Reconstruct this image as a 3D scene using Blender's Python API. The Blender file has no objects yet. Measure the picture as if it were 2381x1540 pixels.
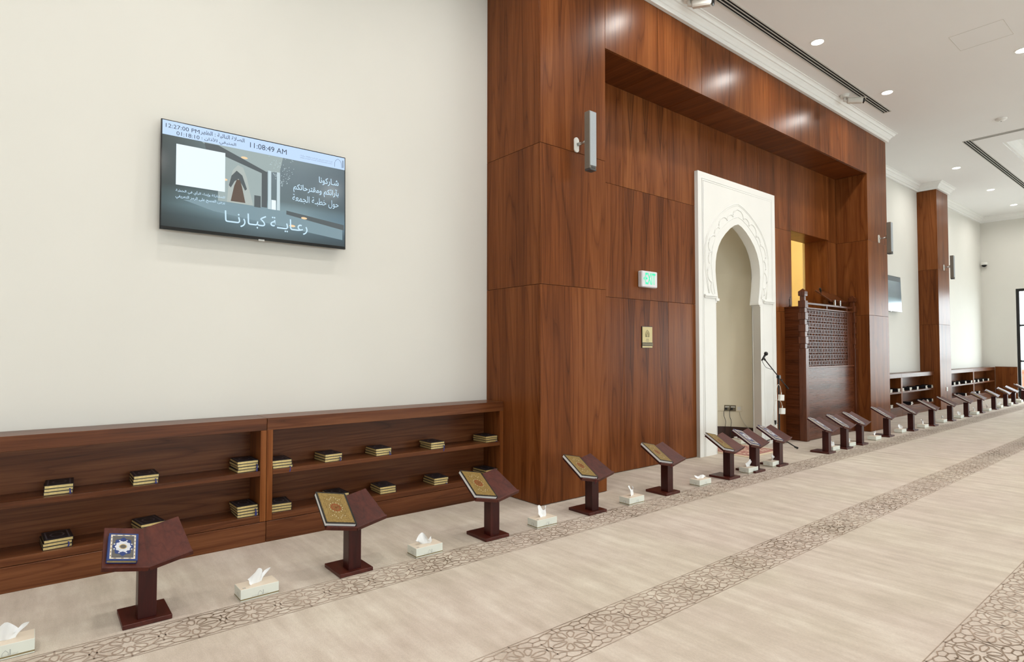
import bpy, bmesh, math, random
from mathutils import Vector, Matrix
sc = bpy.context.scene
COL = sc.collection
PI = math.pi
R = math.radians
random.seed(7)

# ------------------------------------------------------------------ camera
cam_d = bpy.data.cameras.new('camera'); cam = bpy.data.objects.new('camera', cam_d); COL.objects.link(cam)
PITCH, YAW, ROLL, FPX = 0.031488, 0.683789, 0.0007, 1371.67
fw = Vector((math.sin(YAW)*math.cos(PITCH), math.cos(YAW)*math.cos(PITCH), math.sin(PITCH)))
rt0 = Vector((math.cos(YAW), -math.sin(YAW), 0)); up0 = rt0.cross(fw)
rt = rt0*math.cos(ROLL)+up0*math.sin(ROLL); up = up0*math.cos(ROLL)-rt0*math.sin(ROLL)
mw = Matrix((rt, up, -fw)).transposed().to_4x4(); mw.translation = (0, 0, 1.35)
cam.matrix_world = mw
cam_d.sensor_width = 36.0; cam_d.lens = 36.0*FPX/2381.0; cam_d.clip_end = 300; cam_d.clip_start = 0.05
sc.camera = cam

# ------------------------------------------------------------------ world, exposure
sc.view_settings.view_transform = 'Standard'; sc.view_settings.look = 'None'
sc.view_settings.gamma = 1.0; sc.view_settings.use_curve_mapping = False
sc.view_settings.exposure = 0.12
wd = bpy.data.worlds.new('daylight'); sc.world = wd; wd.use_nodes = True
bg = wd.node_tree.nodes['Background']
bg.inputs[0].default_value = (0.90, 0.96, 1.0, 1); bg.inputs[1].default_value = 8.4
DOWNLIGHT_W = 14.0
DOWNLIGHT_COL = (1.0, 0.97, 0.92)

def portal(name, loc, sx, sy, direction):
    l = bpy.data.lights.new(name, 'AREA'); l.shape = 'RECTANGLE'; l.size = sx; l.size_y = sy
    l.cycles.is_portal = True
    o = bpy.data.objects.new(name, l); COL.objects.link(o); o.location = loc
    o.rotation_euler = Vector(direction).to_track_quat('-Z', 'Z').to_euler()
    return o

# main dimensions (metres): X along the qibla wall, Y towards it, Z up
YW, YF, YR, ZC = 4.6, 3.818, 4.315, 5.15
X0, X1, YB = -9.0, 21.2, -10.0
END_WIN = [(0.2, 3.84), (-4.3, -0.5), (-9.2, -5.0)]
ASSUMED_BACK_WIN = [(-6.0, -2.0), (1.0, 5.0), (8.0, 12.0)]  # unseen, assumed windows behind the camera, added as general daylight fill
ZWIN = 3.05
for i, (a, b) in enumerate(END_WIN): portal('daylight_portal', (X1+0.2, (a+b)/2, ZWIN/2), b-a, ZWIN, (-1, 0, 0))
for i, (a, b) in enumerate(ASSUMED_BACK_WIN): portal('daylight_portal', ((a+b)/2, YB-0.2, ZWIN/2), b-a, ZWIN, (0, 1, 0))

# ------------------------------------------------------------------ helpers
def tag(o, label=None, cat=None, group=None, kind=None):
    if label: o['label'] = label
    if cat: o['category'] = cat
    if group: o['group'] = group
    if kind: o['kind'] = kind
    return o

def link(o, parent=None):
    COL.objects.link(o)
    if parent is not None: o.parent = parent
    return o

def empty(name, loc=(0, 0, 0), rz=0.0, label=None, cat=None, group=None, kind=None):
    o = bpy.data.objects.new(name, None); o.empty_display_size = 0.05
    o.location = loc; o.rotation_euler = (0, 0, rz); COL.objects.link(o)
    return tag(o, label, cat, group, kind)

class MB:
    def __init__(s): s.v = []; s.f = []
    def add(s, vs, fs):
        n = len(s.v); s.v += [tuple(p) for p in vs]; s.f += [tuple(i+n for i in f) for f in fs]; return s
    def box(s, x0, x1, y0, y1, z0, z1, M=None):
        vs = [Vector((x, y, z)) for z in (z0, z1) for y in (y0, y1) for x in (x0, x1)]
        if M is not None: vs = [M @ p for p in vs]
        return s.add(vs, [(0, 2, 3, 1), (4, 5, 7, 6), (0, 1, 5, 4), (2, 6, 7, 3), (0, 4, 6, 2), (1, 3, 7, 5)])
    def hexa(s, P):   # 8 corners: bottom 4 (ccw from above), top 4
        return s.add(P, [(3, 2, 1, 0), (4, 5, 6, 7), (0, 1, 5, 4), (1, 2, 6, 5), (2, 3, 7, 6), (3, 0, 4, 7)])
    def prism(s, pts, y0, y1):  # polygon in XZ extruded in Y (convex or simple)
        n = len(pts)
        s.add([(x, y0, z) for x, z in pts]+[(x, y1, z) for x, z in pts],
              [tuple(range(n)), tuple(range(2*n-1, n-1, -1))]+[(i, i+n, (i+1) % n+n, (i+1) % n) for i in range(n)])
        return s
    def tube(s, path, r, n=8, closed=False, cap=True):
        P = [Vector(p) for p in path]; m = len(P); rings = []
        for i, p in enumerate(P):
            if closed: d = P[(i+1) % m]-P[i-1]
            else: d = P[min(i+1, m-1)]-P[max(i-1, 0)]
            d.normalize()
            a = Vector((0, 0, 1)) if abs(d.z) < 0.95 else Vector((1, 0, 0))
            e1 = d.cross(a).normalized(); e2 = d.cross(e1)
            rr = r[i] if isinstance(r, (list, tuple)) else r
            rings.append([p+(e1*math.cos(2*PI*k/n)+e2*math.sin(2*PI*k/n))*rr for k in range(n)])
        base = len(s.v)
        for g in rings: s.v += [tuple(q) for q in g]
        for i in range(m if closed else m-1):
            j = (i+1) % m
            for k in range(n):
                s.f.append((base+i*n+k, base+i*n+(k+1) % n, base+j*n+(k+1) % n, base+j*n+k))
        if cap and not closed:
            s.f.append(tuple(base+k for k in range(n-1, -1, -1))); s.f.append(tuple(base+(m-1)*n+k for k in range(n)))
        return s
    def lathe(s, prof, c=(0, 0, 0), n=20, M=None):  # prof: (r,z)
        base = len(s.v)
        for r, z in prof:
            for k in range(n):
                p = Vector((c[0]+r*math.cos(2*PI*k/n), c[1]+r*math.sin(2*PI*k/n), c[2]+z))
                s.v.append(tuple(M @ p if M is not None else p))
        for i in range(len(prof)-1):
            for k in range(n):
                s.f.append((base+i*n+k, base+i*n+(k+1) % n, base+(i+1)*n+(k+1) % n, base+(i+1)*n+k))
        s.f.append(tuple(base+k for k in range(n-1, -1, -1)))
        s.f.append(tuple(base+(len(prof)-1)*n+k for k in range(n)))
        return s
    def mesh(s, name, bev=0.0, smooth=False, fix=True):
        me = bpy.data.meshes.new(name); me.from_pydata(s.v, [], s.f)
        if bev or fix:
            bm = bmesh.new(); bm.from_mesh(me)
            if fix: bmesh.ops.recalc_face_normals(bm, faces=bm.faces)
            if bev:
                es = [e for e in bm.edges if len(e.link_faces) == 2 and e.calc_face_angle(0) > 0.6]
                bmesh.ops.bevel(bm, geom=es, offset=bev, segments=1, profile=0.6, affect='EDGES', clamp_overlap=True)
            bm.to_mesh(me); bm.free()
        if smooth:
            for p in me.polygons: p.use_smooth = True
        return me
    def build(s, name, mat, parent=None, loc=None, bev=0.0, smooth=False, kind=None, fix=True):
        me = s.mesh(name, bev, smooth, fix); me.materials.append(mat)
        o = bpy.data.objects.new(name, me); link(o, parent)
        if loc is not None: o.location = loc
        if kind: o['kind'] = kind
        return o

def cbox(name, x0, x1, y0, y1, z0, z1, mat, parent=None, bev=0.0, kind=None):
    """box with its own origin in the middle (so that grain differs from piece to piece)"""
    cx, cy, cz = (x0+x1)/2, (y0+y1)/2, (z0+z1)/2
    return MB().box(x0-cx, x1-cx, y0-cy, y1-cy, z0-cz, z1-cz).build(name, mat, parent, (cx, cy, cz), bev, kind=kind)

def copy_tree(o, parent=None):
    c = o.copy(); COL.objects.link(c); c.parent = parent
    for ch in list(o.children): copy_tree(ch, c)
    return c

# ------------------------------------------------------------------ materials
def s2l(r, g, b):
    f = lambda c: (c/255/12.92) if c/255 <= 0.04045 else ((c/255+0.055)/1.055)**2.4
    return (f(r), f(g), f(b), 1)

class NT:
    def __init__(s, name):
        s.m = bpy.data.materials.new(name); s.m.use_nodes = True
        s.t = s.m.node_tree; s.p = s.t.nodes['Principled BSDF']; s.out = s.t.nodes['Material Output']
    def n(s, ty, **kw):
        nd = s.t.nodes.new(ty)
        for k, v in kw.items(): setattr(nd, k, v)
        return nd
    def l(s, a, b): s.t.links.new(a, b)
    def math(s, op, a, b=None):
        nd = s.n('ShaderNodeMath', operation=op)
        for i, q in enumerate((a, b)):
            if q is None: continue
            if isinstance(q, (int, float)): nd.inputs[i].default_value = q
            else: s.l(q, nd.inputs[i])
        return nd.outputs[0]
    def ramp(s, fac, stops):
        nd = s.n('ShaderNodeValToRGB'); e = nd.color_ramp.elements
        while len(e) < len(stops): e.new(0.5)
        for k, (p, c) in enumerate(stops): e[k].position = p; e[k].color = c
        s.l(fac, nd.inputs[0]); return nd.outputs[0]
    def mix(s, fac, a, b, mode='MIX'):
        nd = s.n('ShaderNodeMixRGB', blend_type=mode)
        for i, q in enumerate((fac, a, b)):
            if isinstance(q, (int, float)): nd.inputs[i].default_value = q
            elif isinstance(q, tuple): nd.inputs[i].default_value = q
            else: s.l(q, nd.inputs[i])
        return nd.outputs[0]
    def bump(s, h, st=0.2, dist=0.01):
        b = s.n('ShaderNodeBump'); b.inputs['Strength'].default_value = st; b.inputs['Distance'].default_value = dist
        s.l(h, b.inputs['Height']); s.l(b.outputs[0], s.p.inputs['Normal'])

def plain(name, col, rough=0.5, metal=0.0, spec=0.5, var=0.06, nscale=8.0):
    k = NT(name)
    tc = k.n('ShaderNodeTexCoord'); nz = k.n('ShaderNodeTexNoise'); nz.inputs['Scale'].default_value = nscale; nz.inputs['Detail'].default_value = 3
    k.l(tc.outputs['Object'], nz.inputs['Vector'])
    dk = tuple(c*(1-var) for c in col[:3])+(1,); lt = tuple(min(1, c*(1+var)) for c in col[:3])+(1,)
    k.l(k.ramp(nz.outputs[0], [(0.3, dk), (0.7, lt)]), k.p.inputs['Base Color'])
    k.p.inputs['Roughness'].default_value = rough; k.p.inputs['Metallic'].default_value = metal
    k.p.inputs['Specular IOR Level'].default_value = spec
    return k.m

def emis(name, col, st):
    k = NT(name); k.p.inputs['Base Color'].default_value = (0.02, 0.02, 0.02, 1)
    k.p.inputs['Emission Color'].default_value = col; k.p.inputs['Emission Strength'].default_value = st
    k.p.inputs['Roughness'].default_value = 0.3
    return k.m

def wood(name, dark, mid, light, axis='Z', across=5.0, along=0.33, rough=0.3, figure=9.0, coat=0.0, spec=0.12):
    k = NT(name)
    tc = k.n('ShaderNodeTexCoord'); oi = k.n('ShaderNodeObjectInfo')
    off = k.n('ShaderNodeCombineXYZ'); r = oi.outputs['Random']
    k.l(k.math('MULTIPLY', r, 37.0), off.inputs[0]); k.l(k.math('MULTIPLY', r, 53.0), off.inputs[1]); k.l(k.math('MULTIPLY', r, 71.0), off.inputs[2])
    ad = k.n('ShaderNodeVectorMath', operation='ADD'); k.l(tc.outputs['Object'], ad.inputs[0]); k.l(off.outputs[0], ad.inputs[1])
    def mp(ac, al):
        m = k.n('ShaderNodeMapping'); sc_ = {'X': (al, ac, ac), 'Y': (ac, al, ac), 'Z': (ac, ac, al)}[axis]
        m.inputs['Scale'].default_value = sc_; k.l(ad.outputs[0], m.inputs[0]); return m.outputs[0]
    # cathedral figure: contour lines of a stretched noise
    n1 = k.n('ShaderNodeTexNoise'); n1.inputs['Scale'].default_value = 1.0; n1.inputs['Detail'].default_value = 1.2; n1.inputs['Roughness'].default_value = 0.4
    k.l(mp(across, along), n1.inputs['Vector'])
    f = k.math('FRACT', k.math('MULTIPLY', n1.outputs[0], figure))
    fig = k.ramp(f, [(0.0, (0.15, 0.15, 0.15, 1)), (0.12, (0.55, 0.55, 0.55, 1)), (0.75, (0.75, 0.75, 0.75, 1)), (1.0, (0.35, 0.35, 0.35, 1))])
    # broad tone
    n2 = k.n('ShaderNodeTexNoise'); n2.inputs['Scale'].default_value = 1.0; n2.inputs['Detail'].default_value = 2
    k.l(mp(across*1.4, along*0.5), n2.inputs['Vector'])
    # fibre
    n3 = k.n('ShaderNodeTexNoise'); n3.inputs['Scale'].default_value = 1.0; n3.inputs['Detail'].default_value = 4; n3.inputs['Roughness'].default_value = 0.7
    k.l(mp(90.0, 2.2), n3.inputs['Vector'])
    t = k.math('ADD', k.math('MULTIPLY', fig, 0.30), k.math('ADD', k.math('MULTIPLY', n2.outputs[0], 0.50), k.math('MULTIPLY', n3.outputs[0], 0.46)))
    t = k.math('ADD', t, k.math('MULTIPLY', k.math('SUBTRACT', r, 0.5), 0.10))
    c = k.ramp(t, [(0.38, dark), (0.66, mid), (0.95, light)])
    k.l(c, k.p.inputs['Base Color'])
    rr = k.math('ADD', k.math('MULTIPLY', n3.outputs[0], 0.10), rough-0.05); k.l(rr, k.p.inputs['Roughness'])
    k.p.inputs['Specular IOR Level'].default_value = spec
    k.p.inputs['Coat Weight'].default_value = coat; k.p.inputs['Coat Roughness'].default_value = 0.12
    k.bump(n3.outputs[0], 0.05, 0.002)
    return k.m

def flame(base_name, name):
    m = M[base_name].copy(); m.name = name; t = m.node_tree; p = t.nodes['Principled BSDF']
    src = p.inputs['Base Color'].links[0].from_socket
    k = NT.__new__(NT); k.m = m; k.t = t; k.p = p
    tc = k.n('ShaderNodeTexCoord'); sp = k.n('ShaderNodeSeparateXYZ'); k.l(tc.outputs['Generated'], sp.inputs[0])
    nz = k.n('ShaderNodeTexNoise'); nz.inputs['Scale'].default_value = 1.0; mp = k.n('ShaderNodeMapping'); mp.inputs['Scale'].default_value = (9, 1, 2.5)
    k.l(tc.outputs['Object'], mp.inputs[0]); k.l(mp.outputs[0], nz.inputs['Vector'])
    wob = k.math('MULTIPLY', k.math('SUBTRACT', nz.outputs[0], 0.5), 0.09)
    u = k.math('ABSOLUTE', k.math('SUBTRACT', k.math('FRACT', k.math('ADD', k.math('MULTIPLY', sp.outputs[0], 3.0), wob)), 0.5))
    d = k.math('SUBTRACT', k.math('MULTIPLY', k.math('SUBTRACT', sp.outputs[2], 0.36), 0.40), u)
    d = k.math('ADD', d, wob)
    f = k.ramp(d, [(0.0, (0, 0, 0, 1)), (0.06, (0.9, 0.9, 0.9, 1)), (0.11, (0.35, 0.35, 0.35, 1)), (0.2, (0.6, 0.6, 0.6, 1))])
    c = k.mix(k.math('MULTIPLY', f, 0.85), src, s2l(54, 25, 9))
    k.l(c, p.inputs['Base Color']); return m
M = {}
WD, WM, WL = s2l(68, 33, 12), s2l(114, 63, 30), s2l(148, 92, 50)
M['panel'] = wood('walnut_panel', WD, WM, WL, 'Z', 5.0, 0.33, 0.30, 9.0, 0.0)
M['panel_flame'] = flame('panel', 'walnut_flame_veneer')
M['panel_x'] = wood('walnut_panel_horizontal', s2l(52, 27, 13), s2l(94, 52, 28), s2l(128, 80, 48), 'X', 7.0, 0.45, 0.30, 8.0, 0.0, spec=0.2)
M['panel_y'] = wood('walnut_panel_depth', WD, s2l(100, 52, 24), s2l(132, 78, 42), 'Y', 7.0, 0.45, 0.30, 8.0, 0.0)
M['minbar'] = wood('dark_walnut', s2l(50, 24, 12), s2l(92, 48, 26), s2l(118, 68, 42), 'Z', 7.0, 0.4, 0.28, 8.0, 0.0, spec=0.38)
M['minbar_x'] = wood('dark_walnut_horizontal', s2l(50, 24, 12), s2l(92, 48, 26), s2l(118, 68, 42), 'X', 8.0, 0.6, 0.28, 7.0, 0.0, spec=0.38)
M['minbar_y'] = wood('dark_walnut_depth', s2l(50, 24, 12), s2l(88, 46, 24), s2l(112, 64, 40), 'Y', 8.0, 0.6, 0.28, 7.0, 0.0)
M['core'] = plain('dark_joint', s2l(40, 20, 10), 0.8)
M['mahog'] = wood('mahogany_stain', s2l(36, 9, 7), s2l(54, 16, 13), s2l(74, 26, 20), 'Z', 14.0, 1.2, 0.33, 5.0, 0.1, spec=0.25)
M['mahog_y'] = wood('mahogany_stain_hazed', s2l(48, 14, 9), s2l(74, 28, 19), s2l(94, 42, 30), 'Y', 14.0, 1.2, 0.40, 4.0, 0.0, spec=0.36)  # tone lifted to carry the hazy reflection on the leaves; base shares it
M['wall'] = plain('cream_wall_paint', (0.735, 0.72, 0.67, 1), 0.7, var=0.012, nscale=1.5)
M['ceil'] = plain('ceiling_paint', (0.88, 0.88, 0.88, 1), 0.8, var=0.01, nscale=1.0)
M['plaster'] = plain('white_plaster', (0.83, 0.825, 0.79, 1), 0.55, var=0.012, nscale=3.0)
M['crown'] = plain('white_cornice_paint', (0.86, 0.86, 0.84, 1), 0.5, var=0.01)
M['niche'] = plain('niche_paint', (0.80, 0.73, 0.57, 1), 0.7, var=0.015, nscale=2)
M['yellow'] = plain('warm_cream_paint', (0.84, 0.74, 0.48, 1), 0.7, var=0.01)
M['grey'] = plain('grey_speaker_metal', s2l(150, 153, 156), 0.4, 0.3)
M['grille'] = plain('speaker_grille', s2l(165, 172, 178), 0.55, 0.1, nscale=400, var=0.15)
M['spk_side'] = plain('speaker_side', s2l(128, 122, 112), 0.45, 0.3)
M['dgrey'] = plain('dark_grey_plastic', s2l(72, 72, 74), 0.5)
M['chrome'] = plain('satin_steel', s2l(190, 190, 188), 0.25, 0.9)
M['sock'] = plain('bronze_socket_plate', s2l(118, 108, 88), 0.4, 0.4)
M['wplast'] = plain('white_plastic', s2l(225, 224, 218), 0.4)
M['black'] = plain('black_plastic', s2l(16, 16, 17), 0.4)
M['gloss_black'] = plain('gloss_black', s2l(10, 10, 11), 0.12)
M['void'] = plain('vent_dark', s2l(6, 6, 7), 0.9)
M['vent'] = plain('vent_white', s2l(200, 198, 192), 0.5)
M['steel_frame'] = plain('black_window_frame', s2l(20, 20, 22), 0.4)
M['card'] = plain('tissue_box_card', s2l(222, 224, 214), 0.6, var=0.01)
M['cardtop'] = plain('tissue_box_top', s2l(222, 208, 190), 0.6, var=0.01)
M['gold_band'] = plain('tissue_box_gold_band', s2l(128, 112, 74), 0.5)
M['print'] = plain('tissue_box_print', s2l(150, 152, 150), 0.6)
M['tissue'] = plain('tissue_paper', s2l(238, 239, 240), 0.9, var=0.015)
M['gold_edge'] = plain('gilt_page_edge', s2l(214, 190, 128), 0.38, 0.25, var=0.12, nscale=60)
M['cream_edge'] = plain('cream_page_edge', s2l(216, 206, 190), 0.7)
M['white_edge'] = plain('white_page_edge', s2l(224, 222, 220), 0.7)
M['navy'] = plain('navy_leather', s2l(19, 22, 44), 0.4)
M['navy_dk'] = plain('dark_navy_leather', s2l(12, 13, 22), 0.45)
M['foil'] = plain('silver_foil', s2l(92, 92, 100), 0.4, 0.4)
M['blk_cover'] = plain('black_leather', s2l(20, 20, 18), 0.4)
M['red_ribbon'] = plain('red_ribbon', s2l(110, 20, 32), 0.6)
M['blue_ribbon'] = plain('blue_ribbon', s2l(22, 28, 108), 0.5)
M['med_red'] = plain('rosette_brown', s2l(136, 68, 28), 0.45, 0.2, var=0.25, nscale=160)
M['dots'] = plain('cover_white_dots', s2l(228, 222, 204), 0.5)
M['blue'] = plain('royal_blue_cover', s2l(28, 52, 110), 0.4, var=0.1, nscale=30)
M['field'] = plain('grey_damask_field', s2l(88, 84, 80), 0.5, var=0.25, nscale=300)
M['cream_ink'] = plain('cream_print', s2l(208, 198, 178), 0.5)
M['brown_ink'] = plain('brown_print', s2l(112, 84, 52), 0.5)
M['white_med'] = plain('white_rosette', s2l(200, 202, 208), 0.5, var=0.12, nscale=120)
M['cable_b'] = plain('black_cable', s2l(22, 20, 18), 0.5)
M['cable_w'] = plain('white_cable', s2l(214, 208, 196), 0.5)
M['brass'] = plain('bronze_sign_face', s2l(178, 160, 112), 0.35, 0.4)
M['brass_d'] = plain('bronze_sign_strip', s2l(104, 92, 66), 0.4, 0.4)
M['exit_case'] = plain('exit_case', s2l(222, 222, 226), 0.4)
M['exit_green'] = emis('exit_green', s2l(50, 240, 180), 1.0)
M['lamp_lens'] = emis('downlight_lens', (1.0, 0.95, 0.86, 1), 9.0)
M['red_out'] = plain('red_hoarding', s2l(196, 84, 64), 0.7)
M['ground'] = plain('pale_paving', (0.62, 0.60, 0.56, 1), 0.9)
M['niche_base'] = plain('dark_wood_skirting', s2l(58, 28, 14), 0.4, var=0.2)

def gold_cover():
    k = NT('gold_cover'); tc = k.n('ShaderNodeTexCoord'); v = k.n('ShaderNodeTexVoronoi'); v.inputs['Scale'].default_value = 260
    k.l(tc.outputs['Object'], v.inputs['Vector']); n = k.n('ShaderNodeTexNoise'); n.inputs['Scale'].default_value = 90; k.l(tc.outputs['Object'], n.inputs['Vector'])
    c = k.ramp(v.outputs['Distance'], [(0.0, s2l(166, 138, 78)), (0.6, s2l(120, 94, 44))])
    k.l(k.mix(0.35, c, k.ramp(n.outputs[0], [(0.3, s2l(100, 76, 34)), (0.7, s2l(176, 150, 88))])), k.p.inputs['Base Color'])
    k.p.inputs['Roughness'].default_value = 0.45; k.p.inputs['Metallic'].default_value = 0.25
    return k.m
M['gold'] = gold_cover()
M['gold_line'] = plain('gold_line', s2l(184, 158, 96), 0.4, 0.3)

def carpet():
    k = NT('beige_carpet'); tc = k.n('ShaderNodeTexCoord')
    def nz(scale, sx, sy, det=4, rg=0.6):
        m = k.n('ShaderNodeMapping'); m.inputs['Scale'].default_value = (sx, sy, 1); k.l(tc.outputs['Object'], m.inputs[0])
        n = k.n('ShaderNodeTexNoise'); n.inputs['Scale'].default_value = scale; n.inputs['Detail'].default_value = det; n.inputs['Roughness'].default_value = rg
        k.l(m.outputs[0], n.inputs['Vector']); return n.outputs[0]
    streak = nz(2.6, 3.6, 0.5, 7, 0.66)
    cloud = nz(1.1, 1.0, 1.0, 3)
    tint = nz(0.7, 1.0, 1.0, 2)
    pile = nz(150, 1.6, 0.5, 3)
    blot = nz(5.5, 1.0, 0.8, 4, 0.65)
    t = k.math('ADD', k.math('MULTIPLY', streak, 0.55), k.math('ADD', k.math('MULTIPLY', cloud, 0.2), k.math('MULTIPLY', blot, 0.25)))
    a = k.ramp(t, [(0.36, (0.49, 0.405, 0.33, 1)), (0.49, (0.60, 0.505, 0.43, 1)), (0.64, (0.73, 0.645, 0.56, 1))])
    b = k.ramp(t, [(0.36, (0.49, 0.42, 0.335, 1)), (0.49, (0.59, 0.51, 0.415, 1)), (0.64, (0.72, 0.65, 0.545, 1))])
    c = k.mix(k.ramp(tint, [(0.4, (0, 0, 0, 1)), (0.6, (1, 1, 1, 1))]), a, b)
    c = k.mix(0.5, c, k.ramp(pile, [(0.3, (0.78, 0.78, 0.78, 1)), (0.7, (1.06, 1.06, 1.06, 1))]), 'MULTIPLY')
    k.l(c, k.p.inputs['Base Color']); k.p.inputs['Roughness'].default_value = 1.0
    k.p.inputs['Specular IOR Level'].default_value = 0.1
    k.p.inputs['Sheen Weight'].default_value = 0.15; k.p.inputs['Sheen Roughness'].default_value = 0.5
    k.bump(k.math('ADD', pile, k.math('MULTIPLY', streak, 0.6)), 0.5, 0.006)
    return k.m
M['carpet'] = carpet()

def carpet_line():
    k = NT('carpet_pattern_brown'); tc = k.n('ShaderNodeTexCoord'); n = k.n('ShaderNodeTexNoise'); n.inputs['Scale'].default_value = 2.2; n.inputs['Detail'].default_value = 5
    k.l(tc.outputs['Object'], n.inputs['Vector'])
    k.l(k.ramp(n.outputs[0], [(0.32, (0.20, 0.145, 0.10, 1)), (0.46, (0.36, 0.275, 0.215, 1)), (0.66, (0.47, 0.375, 0.305, 1))]), k.p.inputs['Base Color'])
    k.p.inputs['Roughness'].default_value = 1.0; k.p.inputs['Specular IOR Level'].default_value = 0.1
    return k.m
M['carpet_line'] = carpet_line()

def glass():
    k = NT('window_glass'); k.t.nodes.remove(k.p)
    tr = k.n('ShaderNodeBsdfTransparent'); tr.inputs[0].default_value = (0.95, 0.98, 0.98, 1)
    gl = k.n('ShaderNodeBsdfGlossy'); gl.inputs['Roughness'].default_value = 0.03
    mx = k.n('ShaderNodeMixShader'); mx.inputs[0].default_value = 0.06
    k.l(tr.outputs[0], mx.inputs[1]); k.l(gl.outputs[0], mx.inputs[2]); k.l(mx.outputs[0], k.out.inputs[0])
    return k.m
M['glass'] = glass()

def rug_mat():
    k = NT('prayer_rug_weave'); tc = k.n('ShaderNodeTexCoord'); v = k.n('ShaderNodeTexVoronoi'); v.inputs['Scale'].default_value = 22
    k.l(tc.outputs['Object'], v.inputs['Vector'])
    k.l(k.ramp(v.outputs['Distance'], [(0.2, s2l(214, 192, 172)), (0.5, s2l(190, 146, 132)), (0.65, s2l(168, 112, 104))]), k.p.inputs['Base Color'])
    k.p.inputs['Roughness'].default_value = 1.0
    return k.m
M['rug'] = rug_mat(); M['rug_edge'] = plain('prayer_rug_border', s2l(222, 204, 176), 1.0); M['rug_red'] = plain('prayer_rug_band', s2l(176, 126, 116), 1.0, var=0.3, nscale=40)

# ------------------------------------------------------------------ structure
floor = MB().box(X0-0.1, X1+0.2, YB-0.1, 6.6, -0.15, 0).build('floor', M['carpet'], kind='structure')

# carpet border strips: woven outlines, one mesh per strip, child of the floor
def ribbon(mb, pts, w, closed=False, z=0.0012):
    n = len(pts); P = [Vector((x, y)) for x, y in pts]; L = []; Rr = []
    for i in range(n):
        if closed: d = (P[(i+1) % n]-P[i-1])
        else: d = P[min(i+1, n-1)]-P[max(i-1, 0)]
        d = d.normalized() if d.length > 1e-9 else Vector((1, 0)); q = Vector((-d.y, d.x))*(w/2)
        L.append(P[i]+q); Rr.append(P[i]-q)
    b = len(mb.v); mb.v += [(p.x, p.y, z) for p in L]+[(p.x, p.y, z) for p in Rr]
    for i in range(n if closed else n-1):
        j = (i+1) % n; mb.f.append((b+i, b+n+i, b+n+j, b+j))
PITCHX = 0.266; HWS = 0.1375
def strip(yc, xa, xb, ph=1.97):
    mb = MB(); lw = 0.0072
    for s in (-1, 1): ribbon(mb, [(xa, yc+s*HWS), (xb, yc+s*HWS)], 0.004)
    k0 = math.ceil((xa-ph)/PITCHX); k1 = math.floor((xb-ph)/PITCHX); p = PITCHX
    for k in range(k0, k1+1):
        u = ph+k*p
        T = lambda pts: [(u+a, yc+b) for a, b in pts]
        for j in range(8):                      # eight petals
            a = j*PI/4; ca, sa = math.cos(a), math.sin(a)
            rc = 0.056 if j % 2 == 0 else 0.060; ra = 0.031; rb = 0.0165
            if j % 4 == 0: rc, ra, rb = 0.066, 0.042, 0.014
            el = []
            for q in range(12):
                t = 2*PI*q/12; ex, ey = rc+ra*math.cos(t), rb*math.sin(t)*(1.15 if math.cos(t) > 0 else 0.85)
                el.append((ex*ca-ey*sa, ex*sa+ey*ca))
            ribbon(mb, T(el), lw, True)
        # octagonal ring, broken into the neighbours' star
        ring = [(-0.118, -0.022), (-0.118, 0.022), (-0.085, 0.062), (-0.03, 0.094), (0.03, 0.094), (0.085, 0.062), (0.118, 0.022), (0.118, -0.022), (0.085, -0.062), (0.03, -0.094), (-0.03, -0.094), (-0.085, -0.062)]
        ribbon(mb, T(ring), lw, True)
        for s in (-1, 1):
            # between two flowers: crossing pieces and little hexagons near the border
            ribbon(mb, T([(p/2-0.015, 0.0), (p/2, s*0.028), (p/2+0.015, 0.0)]), lw)
            ribbon(mb, T([(p/2, s*0.028), (p/2, s*0.062)]), lw)
            ribbon(mb, T([(p/2-0.045, s*0.066), (p/2-0.022, s*0.052), (p/2+0.022, s*0.052), (p/2+0.045, s*0.066), (p/2+0.022, s*0.088), (p/2-0.022, s*0.088)]), lw, True)
            ribbon(mb, T([(p/2-0.022, s*0.088), (p/2-0.035, s*0.112), (p/2, s*0.126), (p/2+0.035, s*0.112), (p/2+0.022, s*0.088)]), lw)
            ribbon(mb, T([(p/2-0.035, s*0.112), (p/2-0.075, s*0.120), (0.03, s*0.108), (0.03, s*0.094)]), lw)
            ribbon(mb, T([(p/2+0.035, s*0.112), (p/2+0.075, s*0.120), (p-0.03, s*0.108), (p-0.03, s*0.094)]), lw)
            ribbon(mb, T([(0.0, s*HWS), (0.0, s*0.094)]), lw)
            ribbon(mb, T([(-0.05, s*0.118), (0.0, s*0.128), (0.05, s*0.118)]), lw*0.8)
    o = mb.build('carpet_border', M['carpet_line'], floor, fix=False); o['kind'] = 'stuff'
    return o
for yc, xa in ((3.232, -1.5), (1.985, -0.5), (0.752, 0.6), (-0.49, 2.0)): strip(yc, xa, X1-0.02)

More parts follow.
